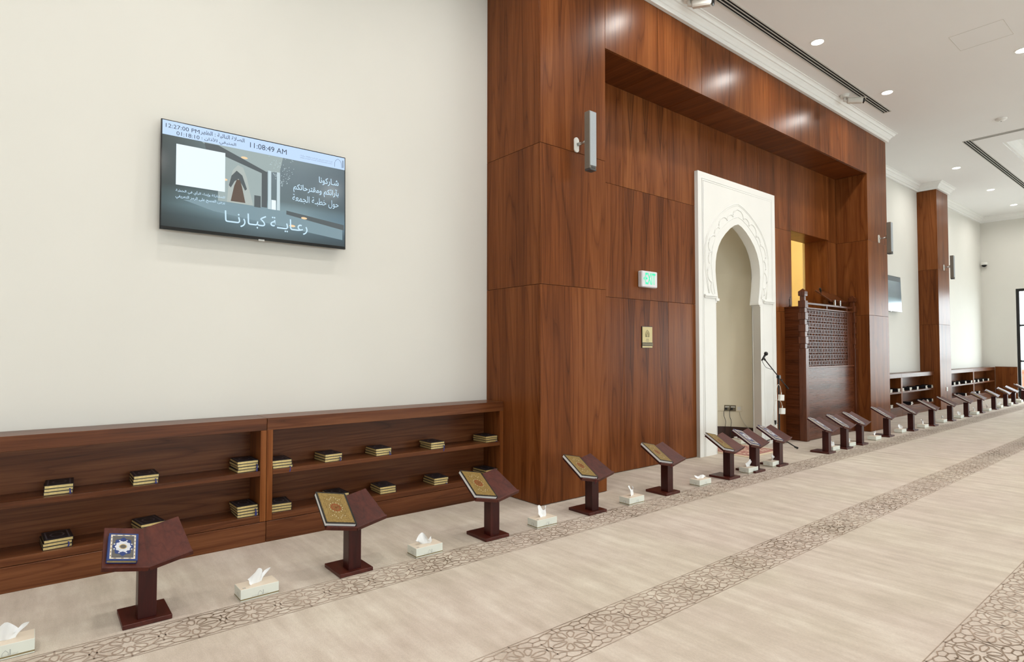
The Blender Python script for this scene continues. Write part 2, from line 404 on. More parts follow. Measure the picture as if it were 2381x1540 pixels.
# cream plaster walls
def wallbox(name, *a, mat='wall'): return MB().box(*a).build(name, M[mat], kind='structure')
wallbox('wall_front_near', X0, 3.60, YW, YW+0.15, 0, ZC)
wallbox('wall_front_far', 11.42, X1+0.15, YW, YW+0.15, 0, ZC)
wallbox('wall_left', X0-0.15, X0, YB-0.15, YW+0.15, 0, ZC)
def holed_wall(name, along, pos, th, lo, hi, wins):
    mb = MB(); cur = lo
    def put(a, b, z0, z1):
        if along == 'Y': mb.box(pos, pos+th, a, b, z0, z1)
        else: mb.box(a, b, pos, pos+th, z0, z1)
    for a, b in sorted(wins): put(cur, a, 0, ZC); put(a, b, ZWIN, ZC); cur = b
    put(cur, hi, 0, ZC)
    return mb.build(name, M['wall'], kind='structure')
holed_wall('wall_right', 'Y', X1, 0.15, YB-0.15, YW+0.15, END_WIN)
holed_wall('wall_back', 'X', YB-0.15, 0.15, X0, X1, ASSUMED_BACK_WIN)

wn = 0
def window(along, pos, a, b, n):
    global wn; wn += 1
    o = empty('window_%d' % wn, (0, 0, 0), kind='structure')
    def put(nm, u0, u1, d0, d1, z0, z1, m, bev=0):
        if along == 'Y': return cbox(nm, pos+d0, pos+d1, u0, u1, z0, z1, M[m], o, bev)
        return cbox(nm, u0, u1, pos+d0, pos+d1, z0, z1, M[m], o, bev)
    w = 0.07
    put('window_frame', a, a+w, 0.0, 0.09, 0, ZWIN, 'steel_frame'); put('window_frame', b-w, b, 0.0, 0.09, 0, ZWIN, 'steel_frame')
    put('window_frame', a+w, b-w, 0.0, 0.09, ZWIN-w, ZWIN, 'steel_frame'); put('window_frame', a+w, b-w, 0.0, 0.09, 0, 0.09, 'steel_frame')
    zs = [0.09, 1.04, 2.03, ZWIN-w]; us = [a+w+(b-a-2*w)*i/n for i in range(n+1)]
    for z in zs[1:3]: put('window_bar', a+w, b-w, 0.01, 0.08, z-0.025, z+0.025, 'steel_frame')
    for u in us[1:-1]: put('window_bar', u-0.025, u+0.025, 0.005, 0.085, 0.09, ZWIN-w, 'steel_frame')
    for i in range(n):
        for j in range(3): put('pane', us[i], us[i+1], 0.04, 0.048, zs[j], zs[j+1], 'glass')
for a, b in END_WIN: window('Y', X1+0.03, a, b, 3)
for a, b in ASSUMED_BACK_WIN: window('X', YB-0.12, a, b, 4)
MB().box(X1+0.4, 70, -40, 40, -0.6, -0.25).build('ground_outside', M['ground'], kind='structure')
tag(MB().box(0, 0.4, -1.6, 1.6, 0, 0.75).box(-0.05, 0.45, -1.65, 1.65, 0.75, 0.83).build('low_wall', M['red_out'], loc=(30.0, 4.2, -0.25)), 'red low wall outside beyond the far window', 'wall')

# ceiling with a raised tray, slot vents cut as boxes below
TX0, TX1, TY0, TY1, TH = 13.75, 20.0, -6.0, 2.62, 0.18
cm = MB()
cm.box(X0, TX0, YB, 6.6, ZC, ZC+0.12); cm.box(TX1, X1+0.15, YB, 6.6, ZC, ZC+0.12)
cm.box(TX0, TX1, TY1, 6.6, ZC, ZC+0.12); cm.box(TX0, TX1, YB, TY0, ZC, ZC+0.12)
cm.box(TX0-0.1, TX1+0.1, TY0-0.1, TY1+0.1, ZC+TH, ZC+TH+0.1)
cm.box(TX0-0.1, TX0, TY0-0.1, TY1+0.1, ZC+0.12, ZC+TH); cm.box(TX1, TX1+0.1, TY0-0.1, TY1+0.1, ZC+0.12, ZC+TH)
cm.box(TX0, TX1, TY1, TY1+0.1, ZC+0.12, ZC+TH); cm.box(TX0, TX1, TY0-0.1, TY0, ZC+0.12, ZC+TH)
ceiling = cm.build('ceiling', M['ceil'], kind='structure')

def sweep(name, path, prof, mat, closed=False, side=1):
    """prof: (offset from wall, z); path: plan polyline; offset to the right-hand side of travel"""
    P = [Vector(p) for p in path]; n = len(P); mb = MB(); k = len(prof)
    for i in range(n):
        d0 = (P[i]-P[i-1]).normalized() if (i > 0 or closed) else None
        d1 = (P[(i+1) % n]-P[i]).normalized() if (i < n-1 or closed) else None
        if d0 is None: d0 = d1
        if d1 is None: d1 = d0
        n0, n1 = Vector((d0.y, -d0.x))*side, Vector((d1.y, -d1.x))*side
        m = (n0+n1); m = m/max(1e-6, m.dot(n0))
        for o, z in prof: q = P[i]+m*o; mb.v.append((q.x, q.y, z))
    for i in range(n if closed else n-1):
        j = (i+1) % n
        for a in range(k-1): mb.f.append((i*k+a, i*k+a+1, j*k+a+1, j*k+a))
    return mb.build(name, mat, kind='structure')
CP = [(0.0, 5.0), (0.040, 5.0), (0.044, 5.044), (0.056, 5.047), (0.060, 5.056), (0.068, 5.074), (0.084, 5.090), (0.092, 5.100), (0.106, 5.103), (0.110, 5.112), (0.118, 5.126), (0.132, 5.137), (0.148, 5.140), (0.150, 5.151)]
sweep('trim_1', [(X0, YW), (3.43, YW), (3.43, YF), (11.59, YF), (11.59, YW), (15.85, YW), (15.85, 4.215), (16.67, 4.215), (16.67, YW), (X1, YW), (X1, YB)], CP, M['crown'])
sweep('trim_2', [(TX0, TY1), (TX1, TY1), (TX1, TY0), (TX0, TY0)], [(0, ZC+TH-0.16), (0.04, ZC+TH-0.16), (0.05, ZC+TH-0.1), (0.10, ZC+TH-0.06), (0.11, ZC+TH-0.03), (0.16, ZC+TH)], M['crown'], True)
# access hatch lines
h = empty('trim_3', (8.83, 1.86, ZC), kind='structure')
for a in ((-0.25, 0.25, -0.262, -0.258), (-0.25, 0.25, 0.258, 0.262)): MB().box(a[0], a[1], a[2], a[3], -0.0015, 0.0).build('hatch_edge', M['vent'], h)
for a in ((-0.252, -0.248, -0.26, 0.26), (0.248, 0.252, -0.26, 0.26)): MB().box(a[0], a[1], a[2], a[3], -0.0015, 0.0).build('hatch_edge', M['vent'], h)

# ---------------- wood-clad portal (frame round the mihrab recess)
portal_o = empty('wall_portal', (7.5, YF, 0), kind='structure')
core = MB()
T_ = 0.02; G = 0.003
core.box(3.43+T_, 4.28-T_, YF+T_, 4.7, 0, ZC)
core.box(10.73+T_, 11.59-T_, YF+T_, 4.7, 0, ZC)
core.box(4.26, 10.75, YF+T_, 4.6, 4.29+T_, ZC)
NX = 7.47                                   # mihrab axis
core.box(4.26, NX-0.60, YR+T_, YR+0.1, 0, 4.31); core.box(NX+0.60, 9.07, YR+T_, YR+0.1, 0, 4.31)
core.box(NX-0.60, NX+0.60, YR+T_, YR+0.1, 3.2, 4.31)
core.box(9.07, 10.44, YR+T_, YR+0.1, 3.22, 4.31); core.box(10.44, 10.75, YR+T_, YR+0.1, 0, 4.31)
pc = core.build('panel_core', M['core'], portal_o, (-7.5, -YF, 0))
def pnl(x0, x1, y0, y1, z0, z1, mat='panel', ax='xz'):
    g = G/2
    if 'x' in ax: x0 += g; x1 -= g
    if 'y' in ax: y0 += g; y1 -= g
    if 'z' in ax: z0 += g; z1 -= g
    return cbox('panel', x0-7.5, x1-7.5, y0-YF, y1-YF, z0, z1, M[mat], portal_o, 0.0015)
ROW = [0.004, 1.925, 3.175, 5.0]
for i in range(3):
    pnl(3.43, 4.28, YF, YF+T_, ROW[i], ROW[i+1])                          # left pier front
    pnl(3.43, 3.43+T_, YF+T_, YW-0.001, ROW[i], ROW[i+1], ax='yz')         # left pier flank
    pnl(10.73, 11.59, YF, YF+T_, ROW[i], ROW[i+1])                        # right pier front
    pnl(11.57, 11.59, YF+T_, YW-0.001, ROW[i], ROW[i+1], ax='yz')
    zt = min(ROW[i+1], 4.29)
    pnl(10.73, 10.75, YF+T_, YR, ROW[i], zt, ax='yz')                      # right reveal
    pnl(4.26, 4.28, YF+T_, YR, ROW[i], zt, ax='yz')
HX = [4.28, 5.114, 5.93, 6.53, 7.48, 8.36, 8.99, 9.70, 10.73]
for a, b in zip(HX[:-1], HX[1:]):
    pnl(a, b, YF, YF+T_, 4.29, 5.0)
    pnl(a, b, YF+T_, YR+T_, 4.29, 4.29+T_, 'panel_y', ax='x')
RX = [4.28, 5.127, 5.95, NX-0.62]
RZ = [0.004, 1.925, 3.18, 4.29]
for i in range(3):
    for a, b in zip(RX[:-1], RX[1:]): pnl(a, b, YR, YR+T_, RZ[i], RZ[i+1], 'panel_flame' if abs(a-5.127) < 0.01 else 'panel')
    pnl(NX+0.62, 9.09, YR, YR+T_, RZ[i], RZ[i+1])
    pnl(10.42, 10.73, YR, YR+T_, RZ[i], RZ[i+1])
pnl(NX-0.62, NX+0.62, YR, YR+T_, 3.18, 4.29); pnl(9.09, 10.42, YR, YR+T_, 3.2, 4.29)
# doorway reveal behind the minbar
pnl(9.07, 9.09, YR+T_, 4.71, 0.004, 3.2, ax=''); pnl(10.42, 10.44, YR+T_, 4.71, 0.004, 3.2, ax=''); pnl(9.07, 10.44, YR+T_, 4.71, 3.2, 3.22, 'panel_y', ax='')
# small room seen through the doorway
MB().box(8.5, 13.6, 6.4, 6.5, 0, 4.3).box(8.5, 8.6, 4.76, 6.4, 0, 4.3).box(13.5, 13.6, 4.76, 6.4, 0, 4.3).box(8.5, 13.6, 4.76, 6.5, 4.3, 4.4)\
    .box(8.6, 9.07, 4.711, 4.76, 0, 4.4).box(10.44, 13.6, 4.751, 4.76, 0, 4.4).box(10.44, 11.42, 4.711, 4.751, 0, 4.4).box(9.07, 10.44, 4.711, 4.76, 3.22, 4.4).build('wall_alcove', M['yellow'], kind='structure')
# column on the far part of the wall
colm = empty('wall_column', (16.26, 4.215, 0), kind='structure')
MB().box(-0.39, 0.39, 0.02, 0.384, 0, 5.0).build('panel_core', M['core'], colm)
for i in range(3):
    z0, z1 = ROW[i]+0.0015, ROW[i+1]-0.0015
    cbox('panel', -0.41, 0.41, 0, 0.02, z0, z1, M['panel'], colm, 0.0015)
    cbox('panel', -0.41, -0.39, 0.02, 0.384, z0, z1, M['panel'], colm, 0.0015)
    cbox('panel', 0.39, 0.41, 0.02, 0.384, z0, z1, M['panel'], colm, 0.0015)
# wainscot on the far wall
ws = empty('wall_wainscot', (X1, 4.085, 0), kind='structure')
cbox('panel', -0.025, -0.001, -0.243, 0.24, 0.004, 0.865, M['panel'], ws, 0.0015)
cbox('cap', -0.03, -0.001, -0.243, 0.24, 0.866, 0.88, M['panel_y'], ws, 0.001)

# ------------------------------------------------------------------ filled curve helper (for outlines with holes) and text
DG = None
def curve_mesh(splines, extrude, name):
    c = bpy.data.curves.new(name, 'CURVE'); c.dimensions = '2D'; c.fill_mode = 'BOTH'; c.extrude = extrude
    for pts in splines:
        sp = c.splines.new('POLY'); sp.points.add(len(pts)-1); sp.use_cyclic_u = True
        for q, (x, y) in zip(sp.points, pts): q.co = (x, y, 0, 1)
    o = bpy.data.objects.new(name, c); COL.objects.link(o); bpy.context.view_layer.update()
    dg = bpy.context.evaluated_depsgraph_get(); me = bpy.data.meshes.new_from_object(o.evaluated_get(dg)); me.name = name
    bpy.data.objects.remove(o); bpy.data.curves.remove(c); return me
def stand_up(me, y=0.0):      # XY plane -> XZ plane, facing -Y
    me.transform(Matrix(((1, 0, 0, 0), (0, 0, -1, y), (0, 1, 0, 0), (0, 0, 0, 1)))); return me
def mobj(name, me, mat, parent=None, loc=(0, 0, 0)):
    me.materials.clear(); me.materials.append(mat); o = bpy.data.objects.new(name, me); link(o, parent); o.location = loc; return o
FORMS = {'ا': (0xFE8D, 2), 'آ': (0xFE81, 2), 'أ': (0xFE83, 2), 'إ': (0xFE87, 2), 'ئ': (0xFE89, 4), 'ب': (0xFE8F, 4), 'ة': (0xFE93, 2), 'ت': (0xFE95, 4), 'ج': (0xFE9D, 4),
         'ح': (0xFEA1, 4), 'خ': (0xFEA5, 4), 'د': (0xFEA9, 2), 'ذ': (0xFEAB, 2), 'ر': (0xFEAD, 2), 'ز': (0xFEAF, 2), 'س': (0xFEB1, 4), 'ش': (0xFEB5, 4), 'ص': (0xFEB9, 4), 'ط': (0xFEC1, 4),
         'ظ': (0xFEC5, 4), 'ع': (0xFEC9, 4), 'ف': (0xFED1, 4), 'ق': (0xFED5, 4), 'ك': (0xFED9, 4), 'ل': (0xFEDD, 4), 'م': (0xFEE1, 4), 'ن': (0xFEE5, 4), 'ه': (0xFEE9, 4), 'و': (0xFEED, 2),
         'ى': (0xFEEF, 2), 'ي': (0xFEF1, 4), 'ء': (0xFE80, 1), 'ـ': (0x0640, 9)}
LAM = {'ا': 0xFEFB, 'أ': 0xFEF7, 'إ': 0xFEF9, 'آ': 0xFEF5}
def arabic(t):
    u = []; i = 0
    while i < len(t):
        if t[i] == 'ل' and i+1 < len(t) and t[i+1] in LAM: u.append((LAM[t[i+1]], 2)); i += 2
        elif t[i] in FORMS: u.append(FORMS[t[i]]); i += 1
        else: u.append((ord(t[i]), 0)); i += 1
    out = []
    for i, (b, n) in enumerate(u):
        pv = i > 0 and u[i-1][1] in (4, 9) and n in (2, 4, 9)
        nx = i+1 < len(u) and n in (4, 9) and u[i+1][1] in (2, 4, 9)
        if n in (0, 1, 9): out.append(chr(b))
        else: out.append(chr(b+(3 if pv and nx else 2 if nx else 1 if pv else 0)))
    return ''.join(reversed(out))
def text_mesh(s, w=None, hgt=None, bold=0.0, name='lettering'):
    c = bpy.data.curves.new(name, 'FONT'); c.body = s; c.offset = bold; c.resolution_u = 3
    o = bpy.data.objects.new(name, c); COL.objects.link(o); bpy.context.view_layer.update()
    dg = bpy.context.evaluated_depsgraph_get(); me = bpy.data.meshes.new_from_object(o.evaluated_get(dg)); me.name = name
    bpy.data.objects.remove(o); bpy.data.curves.remove(c)
    xs = [v.co.x for v in me.vertices]; ys = [v.co.y for v in me.vertices]
    x0, x1, y0, y1 = min(xs), max(xs), min(ys), max(ys)
    sx = w/(x1-x0) if w else None; sy = hgt/(y1-y0) if hgt else None
    if sx is None: sx = sy
    if sy is None: sy = sx
    for v in me.vertices: v.co = ((v.co.x-x0)*sx, (v.co.y-y0)*sy, 0)
    return me

# ------------------------------------------------------------------ mihrab
MH = empty('mihrab', (NX, YR-0.05, 0), label='white plaster mihrab with a pointed horseshoe arch and scalloped band', cat='mihrab')
FD = 0.985                                   # half width of the white surround
half = [(0.565, 0.0), (0.565, 1.965), (0.545, 1.965), (0.545, 1.985), (0.51, 1.985), (0.51, 2.0), (0.535, 2.12), (0.558, 2.25), (0.572, 2.38), (0.566, 2.5), (0.54, 2.61), (0.49, 2.715), (0.42, 2.81), (0.32, 2.90), (0.20, 2.985), (0.09, 3.04), (0.0, 3.065)]
hole = [(x, z) for x, z in half]+[(-x, z) for x, z in reversed(half[:-1])]
CXO = 0.03                                   # surround is centred slightly to the right of the opening axis
outer = [(-FD+CXO, 0.0), (-FD+CXO, 3.63), (FD+CXO, 3.63), (FD+CXO, 0.0)]
# doorway-like outline: one closed polygon
poly = [(-FD+CXO, 0.0), (-FD+CXO, 3.63), (FD+CXO, 3.63), (FD+CXO, 0.0)]+hole
me = stand_up(curve_mesh([poly], 0.055, 'surround'), 0.055)
mobj('surround', me, M['plaster'], MH)
# deep jamb behind the surround (thickness of the arch), following the same outline
mb = MB(); n = len(hole)
for x, z in hole: mb.v += [(x, 0.108, z), (x, 0.126, z)]
for i in range(n-1): mb.f.append((2*i, 2*i+1, 2*i+3, 2*i+2))
mb.build('jamb', M['plaster'], MH, fix=False)
# curved niche wall
mb = MB(); r = 0.80; N = 28; yc = 0.122; zt = 3.35
for k in range(N+1):
    a = PI*k/N; mb.v += [(r*math.cos(a), yc+r*math.sin(a), 0), (r*math.cos(a), yc+r*math.sin(a), 2.5)]
for k in range(N): mb.f.append((2*k, 2*k+1, 2*k+3, 2*k+2))
b0 = len(mb.v); ND = 6
for j in range(ND+1):
    t = (PI/2)*j/ND
    for k in range(N+1):
        a = PI*k/N; rr = r*math.cos(t); mb.v.append((rr*math.cos(a), yc+rr*math.sin(a), 2.5+0.9*math.sin(t)))
for j in range(ND):
    for k in range(N): q = b0+j*(N+1)+k; mb.f.append((q, q+1, q+N+2, q+N+1))
mb.build('niche_wall', M['niche'], MH, smooth=True)
# back face of the arch wall inside the niche
me = stand_up(curve_mesh([[(-0.82, 0), (-0.82, 3.42), (0.82, 3.42), (0.82, 0)]+hole], 0.004, 'niche_return'), 0.126)
mobj('niche_return', me, M['plaster'], MH)
mb = MB(); r = 0.797
for k in range(N+1):
    a = PI*k/N
    for rr, z in ((r, 0), (r, 0.2), (r-0.016, 0.2), (r-0.016, 0.0)): mb.v.append((rr*math.cos(a), yc+rr*math.sin(a), z))
for k in range(N):
    for a in range(3): mb.f.append((4*k+a, 4*k+a+1, 4*k+a+5, 4*k+a+4))
mb.build('niche_skirting', M['niche_base'], MH, smooth=False)
# mouldings on the face
yf = -0.001
def rel(name, pts, r_, closed=False, n=6): return MB().tube([(x, yf+0.3*r_, z) for x, z in pts], r_, n, closed).build(name, M['plaster'], MH, smooth=True)
for i, d in enumerate((0.085, 0.11)):
    rel('border_moulding', [(-FD+CXO+d, 0.0), (-FD+CXO+d, 3.63-d), (FD+CXO-d, 3.63-d), (FD+CXO-d, 0.0)], 0.003)
def offs(scale_w, ztop, zbot=2.075, wb=0.80):
    base = [(0.51, 2.0), (0.535, 2.12), (0.558, 2.25), (0.572, 2.38), (0.566, 2.5), (0.54, 2.61), (0.49, 2.715), (0.42, 2.81), (0.32, 2.90), (0.20, 2.985), (0.09, 3.04), (0.0, 3.065)]
    out = []
    for x, z in base:
        t = (z-2.0)/1.065; out.append((x*scale_w, zbot+t*(ztop-zbot)))
    return out
def full(h): return h+[(-x, z) for x, z in reversed(h[:-1])]
rel('arch_moulding', full(offs(1.44, 3.345)), 0.008); rel('arch_moulding', full(offs(1.40, 3.325)), 0.006)
inner = full(offs(1.165, 3.165)); rel('arch_moulding', inner, 0.007)
# scalloped band: alternating wide and narrow lobes between the mouldings
path = full(offs(1.18, 3.175)); L = [0.0]
for a, b in zip(path[:-1], path[1:]): L.append(L[-1]+math.hypot(b[0]-a[0], b[1]-a[1]))
def at_len(s):
    s = max(0, min(L[-1]-1e-6, s))
    for i in range(len(L)-1):
        if L[i] <= s <= L[i+1]:
            t = (s-L[i])/(L[i+1]-L[i]); a, b = path[i], path[i+1]
            d = Vector((b[0]-a[0], b[1]-a[1])).normalized(); return Vector((a[0]+(b[0]-a[0])*t, a[1]+(b[1]-a[1])*t)), Vector((d.y, -d.x))
    return Vector(path[-1]), Vector((1, 0))
lob = [0.7, 1.0, 0.7, 1.0, 0.7, 1.0, 0.7, 1.15, 0.7, 1.0, 0.7, 1.0, 0.7, 1.0, 0.7]; tot = sum(lob); s = 0.0
for w in lob:
    wl = L[-1]*w/tot; hgt = 0.085 if w >= 1 else 0.05; pts = []
    for q in range(11):
        a = PI*q/10; p, nn = at_len(s+wl*(0.5-0.5*math.cos(a)*1.0)); o = p+nn*(hgt*math.sin(a)+0.012); pts.append((o.x, o.y))
    rel('scallop', pts, 0.013); s += wl
# pilaster panels and capitals
for sgn in (-1, 1):
    xa, xb = (0.655, 0.925) if sgn > 0 else (-0.83, -0.58)
    for z, d, hh in ((2.015, 0.012, 0.02), (2.035, 0.022, 0.025)):
        MB().box(xa-d/2, xb+d/2, -d-0.004, 0.0, z, z+hh).build('capital', M['plaster'], MH, bev=0.003)
    for x in (xa, xb): rel('pilaster_moulding', [(x, 0.0), (x, 2.012)], 0.003)
    MB().box(min(sgn*0.50, sgn*0.575), max(sgn*0.50, sgn*0.575), -0.012, 0.124, 1.985, 2.02).build('impost', M['plaster'], MH, bev=0.004)

# ------------------------------------------------------------------ low bookshelves
SH = dict(top=0.865, tz=0.78, mid=0.498, mt=0.034, bot=0.19, bt=0.045)
def bookshelf(x0, x1, label):
    o = empty('low_bookshelf', ((x0+x1)/2, 4.33, 0), label=label, cat='bookshelf', group='low bookshelves along the wall')
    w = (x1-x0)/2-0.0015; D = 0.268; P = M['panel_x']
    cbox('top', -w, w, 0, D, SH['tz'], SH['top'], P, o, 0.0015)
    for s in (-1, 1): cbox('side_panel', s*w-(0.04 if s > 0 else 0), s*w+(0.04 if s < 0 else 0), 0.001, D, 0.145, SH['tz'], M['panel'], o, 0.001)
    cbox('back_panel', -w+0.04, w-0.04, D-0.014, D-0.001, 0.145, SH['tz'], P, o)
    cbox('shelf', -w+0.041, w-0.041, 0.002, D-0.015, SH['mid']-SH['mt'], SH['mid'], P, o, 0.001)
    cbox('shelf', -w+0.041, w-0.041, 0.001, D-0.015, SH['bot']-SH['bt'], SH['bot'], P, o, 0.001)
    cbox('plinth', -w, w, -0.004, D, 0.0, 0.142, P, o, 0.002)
    return o
bookshelf(-0.83, 1.302, 'walnut low bookshelf at the left edge, behind the nearest book stand')
bookshelf(1.302, 3.428, 'walnut low bookshelf ending against the tall wooden frame on its right')
bookshelf(11.592, 13.80, 'walnut low bookshelf just beyond the wooden frame, partly hidden by its right pier')
bookshelf(13.80, 15.848, 'walnut low bookshelf ending against the narrow wooden column')
bookshelf(16.672, 19.02, 'walnut low bookshelf beginning right after the narrow wooden column')
bookshelf(19.02, X1-0.031, 'walnut low bookshelf ending in the far corner of the room')

# ------------------------------------------------------------------ small books (shelf stacks)
def ellipse(cx, cy, a, b, n=24, lob=0, amp=0.0):
    return [(cx+a*(1+amp*math.cos(lob*t))*math.cos(t), cy+b*(1+amp*math.cos(lob*t))*math.sin(t)) for t in [2*PI*k/n for k in range(n)]]
def flat_poly(mb, pts, z):
    b = len(mb.v); mb.v += [(x, y, z) for x, y in pts]; cx = sum(p[0] for p in pts)/len(pts); cy = sum(p[1] for p in pts)/len(pts); mb.v.append((cx, cy, z)); n = len(pts)
    for i in range(n): mb.f.append((b+i, b+(i+1) % n, b+n))
def ring_poly(mb, po, pi_, z):
    b = len(mb.v); n = len(po); mb.v += [(x, y, z) for x, y in po]+[(x, y, z) for x, y in pi_]
    for i in range(n): j = (i+1) % n; mb.f.append((b+i, b+j, b+n+j, b+n+i))
def rect_ring(mb, x0, x1, y0, y1, w, z):
    ring_poly(mb, [(x0, y0), (x1, y0), (x1, y1), (x0, y1)], [(x0+w, y0+w), (x1-w, y0+w), (x1-w, y1-w), (x0+w, y1-w)], z)
BW, BDp, BT = 0.138, 0.195, 0.019
def cover_mesh(w, d, t, c=0.0022, spine='right'):
    mb = MB(); mb.box(0, w, 0, d, 0, c).box(0, w, 0, d, t-c, t)
    if spine == 'right': mb.box(w-c, w, 0, d, c, t-c)
    else: mb.box(0, w, d-c, d, c, t-c)
    return mb
def small_book():
    o = empty('small_book')
    cover_mesh(BW, BDp, BT).build('cover', M['navy_dk'], o)
    MB().box(0.003, BW-0.0025, 0.003, BDp-0.003, 0.0023, BT-0.0023).build('page_block', M['gold_edge'], o)
    mb = MB(); rect_ring(mb, 0.012, BW-0.014, 0.012, BDp-0.012, 0.007, BT+0.0004)
    ring_poly(mb, ellipse(BW/2, BDp/2, 0.036, 0.05, 24, 8, 0.06), ellipse(BW/2, BDp/2, 0.027, 0.039, 24), BT+0.0004)
    mb.build('cover_ornament', M['foil'], o, fix=False)
    return o
def ribbon_part(o, x, drop, y=0.0):
    p = [(x, y+0.02, BT/2), (x, y-0.004, BT/2), (x+0.002, y-0.010, BT/2-0.006), (x+0.001, y-0.012, -drop*0.5), (x-0.003, y-0.012, -drop)]
    mb = MB(); wv = 0.0035
    for i, q in enumerate(p): mb.v += [(q[0]-wv, q[1], q[2]), (q[0]+wv, q[1], q[2]), (q[0]-wv, q[1]+0.0012, q[2]), (q[0]+wv, q[1]+0.0012, q[2])]
    for i in range(len(p)-1):
        a, b = 4*i, 4*i+4
        mb.f += [(a, a+1, b+1, b), (a+2, b+2, b+3, a+3), (a, b, b+2, a+2), (a+1, a+3, b+3, b+1)]
    mb.build('ribbon', M['blue_ribbon'], o)
SB = small_book(); sb_used = False
ORD = ['first', 'second', 'third', 'fourth', 'fifth', 'sixth', 'seventh', 'eighth']
LVL = {3: ['bottom', 'middle', 'top'], 4: ['bottom', 'lower middle', 'upper middle', 'top'], 2: ['bottom', 'top']}
def stack(x, y, ang, n, z, where, group, ribbons=(), jit=0.004, rib_drop=0.03):
    global sb_used
    for k in range(n):
        if not sb_used: b = SB; sb_used = True
        else: b = copy_tree(SB)
        for ch in list(b.children):
            if ch.name.startswith('ribbon'): bpy.data.objects.remove(ch)
        a = R(ang+random.uniform(-2, 2)); dx = random.uniform(-jit, jit)
        b.location = (x+dx, y+random.uniform(0, jit), z+k*(BT+0.0003)); b.rotation_euler = (0, 0, a)
        tag(b, '%s navy book, %s' % (LVL[n][k], where), 'book', group)
        if k in ribbons: ribbon_part(b, BW-0.012-0.01*random.random(), rib_drop+0.012*k)
g = 'small navy books stacked on the near bookshelves'
U, Lo = SH['mid']+0.0005, SH['bot']+0.0005
stack(0.075, 4.385, -1, 3, U, 'upper shelf, stack nearest the left edge', g, (0, 1))
stack(0.510, 4.365, 1, 3, U, 'upper shelf, stack second from the left edge', g, (0, 1), rib_drop=0.02)
stack(1.118, 4.352, 2, 4, U, 'four-book stack left of the divider, upper shelf', g, (0, 1, 2), rib_drop=0.015)
stack(0.078, 4.352, 4, 3, Lo, 'lower shelf, stack nearest the left edge', g, (1,), 0.008, 0.004)
stack(0.560, 4.362, 8, 3, Lo, 'lower shelf, stack behind the nearest book stand', g)
stack(1.118, 4.352, 0, 4, Lo, 'four-book stack left of the divider, lower shelf', g, (1, 2), rib_drop=0.008)
stack(1.350, 4.348, -2, 3, U, 'upper shelf, stack right of the divider', g, (0,))
stack(1.735, 4.350, 5, 3, U, 'upper shelf, second stack right of the divider', g, (0, 1))
stack(2.148, 4.345, 1, 3, U, 'upper shelf, third stack right of the divider', g, (0, 1))
stack(2.655, 4.345, 0, 3, U, 'upper shelf, fourth stack right of the divider', g, (0, 1))
stack(3.235, 4.345, 2, 3, U, 'upper shelf, stack beside the tall frame', g, (0,))
stack(1.350, 4.350, -4, 3, Lo, 'lower shelf, stack right of the divider', g)
stack(1.790, 4.350, 1, 3, Lo, 'lower shelf, stack behind the second book stand', g)
stack(2.185, 4.345, -1, 3, Lo, 'lower shelf, third stack right of the divider', g)
stack(2.690, 4.345, -2, 3, Lo, 'lower shelf, fourth stack right of the divider', g, (0,), rib_drop=0.01)
stack(3.240, 4.350, 3, 3, Lo, 'lower shelf, stack beside the tall frame', g)
# far stacks: same books seen end on, too small to show parts
fb = MB().box(0, 0.13, 0, 0.19, 0, 0.002).box(0, 0.13, 0, 0.19, 0.019, 0.021).box(0, 0.0025, 0, 0.19, 0.002, 0.019).mesh('far_book_cover'); fb.materials.append(M['navy_dk'])
pbk = MB().box(0.0026, 0.127, 0.001, 0.188, 0.0021, 0.0189).mesh('far_book_pages'); pbk.materials.append(M['cream_edge'])
def far_stack(x, z, n, where, gg):
    for k in range(n):
        o = empty('small_book', (x+random.uniform(-.006, .006), 4.345, z+k*0.0213), R(random.uniform(-3, 3)), '%s pale-edged book, %s' % (LVL[n][k], where), 'book', gg)
        for nm, me in (('cover', fb), ('page_block', pbk)): link(bpy.data.objects.new(nm, me), o)
gg = 'pale-edged books on the far bookshelves'
for i, x in enumerate([13.20, 13.62, 13.86, 14.30, 14.74, 15.30, 15.70]): far_stack(x, U, 3, 'upper shelf before the narrow column, %s stack' % ORD[i], gg)
for i, x in enumerate([13.20, 14.36, 15.36, 15.70]): far_stack(x, Lo, 3, 'lower shelf before the narrow column, %s stack' % ORD[i], gg)
for i, x in enumerate([17.36, 17.74, 18.30, 18.82, 19.10, 19.46, 19.94, 20.46]): far_stack(x, U, 3, 'upper shelf after the narrow column, %s stack' % ORD[i], gg)
for i, x in enumerate([18.30, 19.12, 19.52]): far_stack(x, Lo, 3, 'lower shelf after the narrow column, %s stack' % ORD[i], gg)

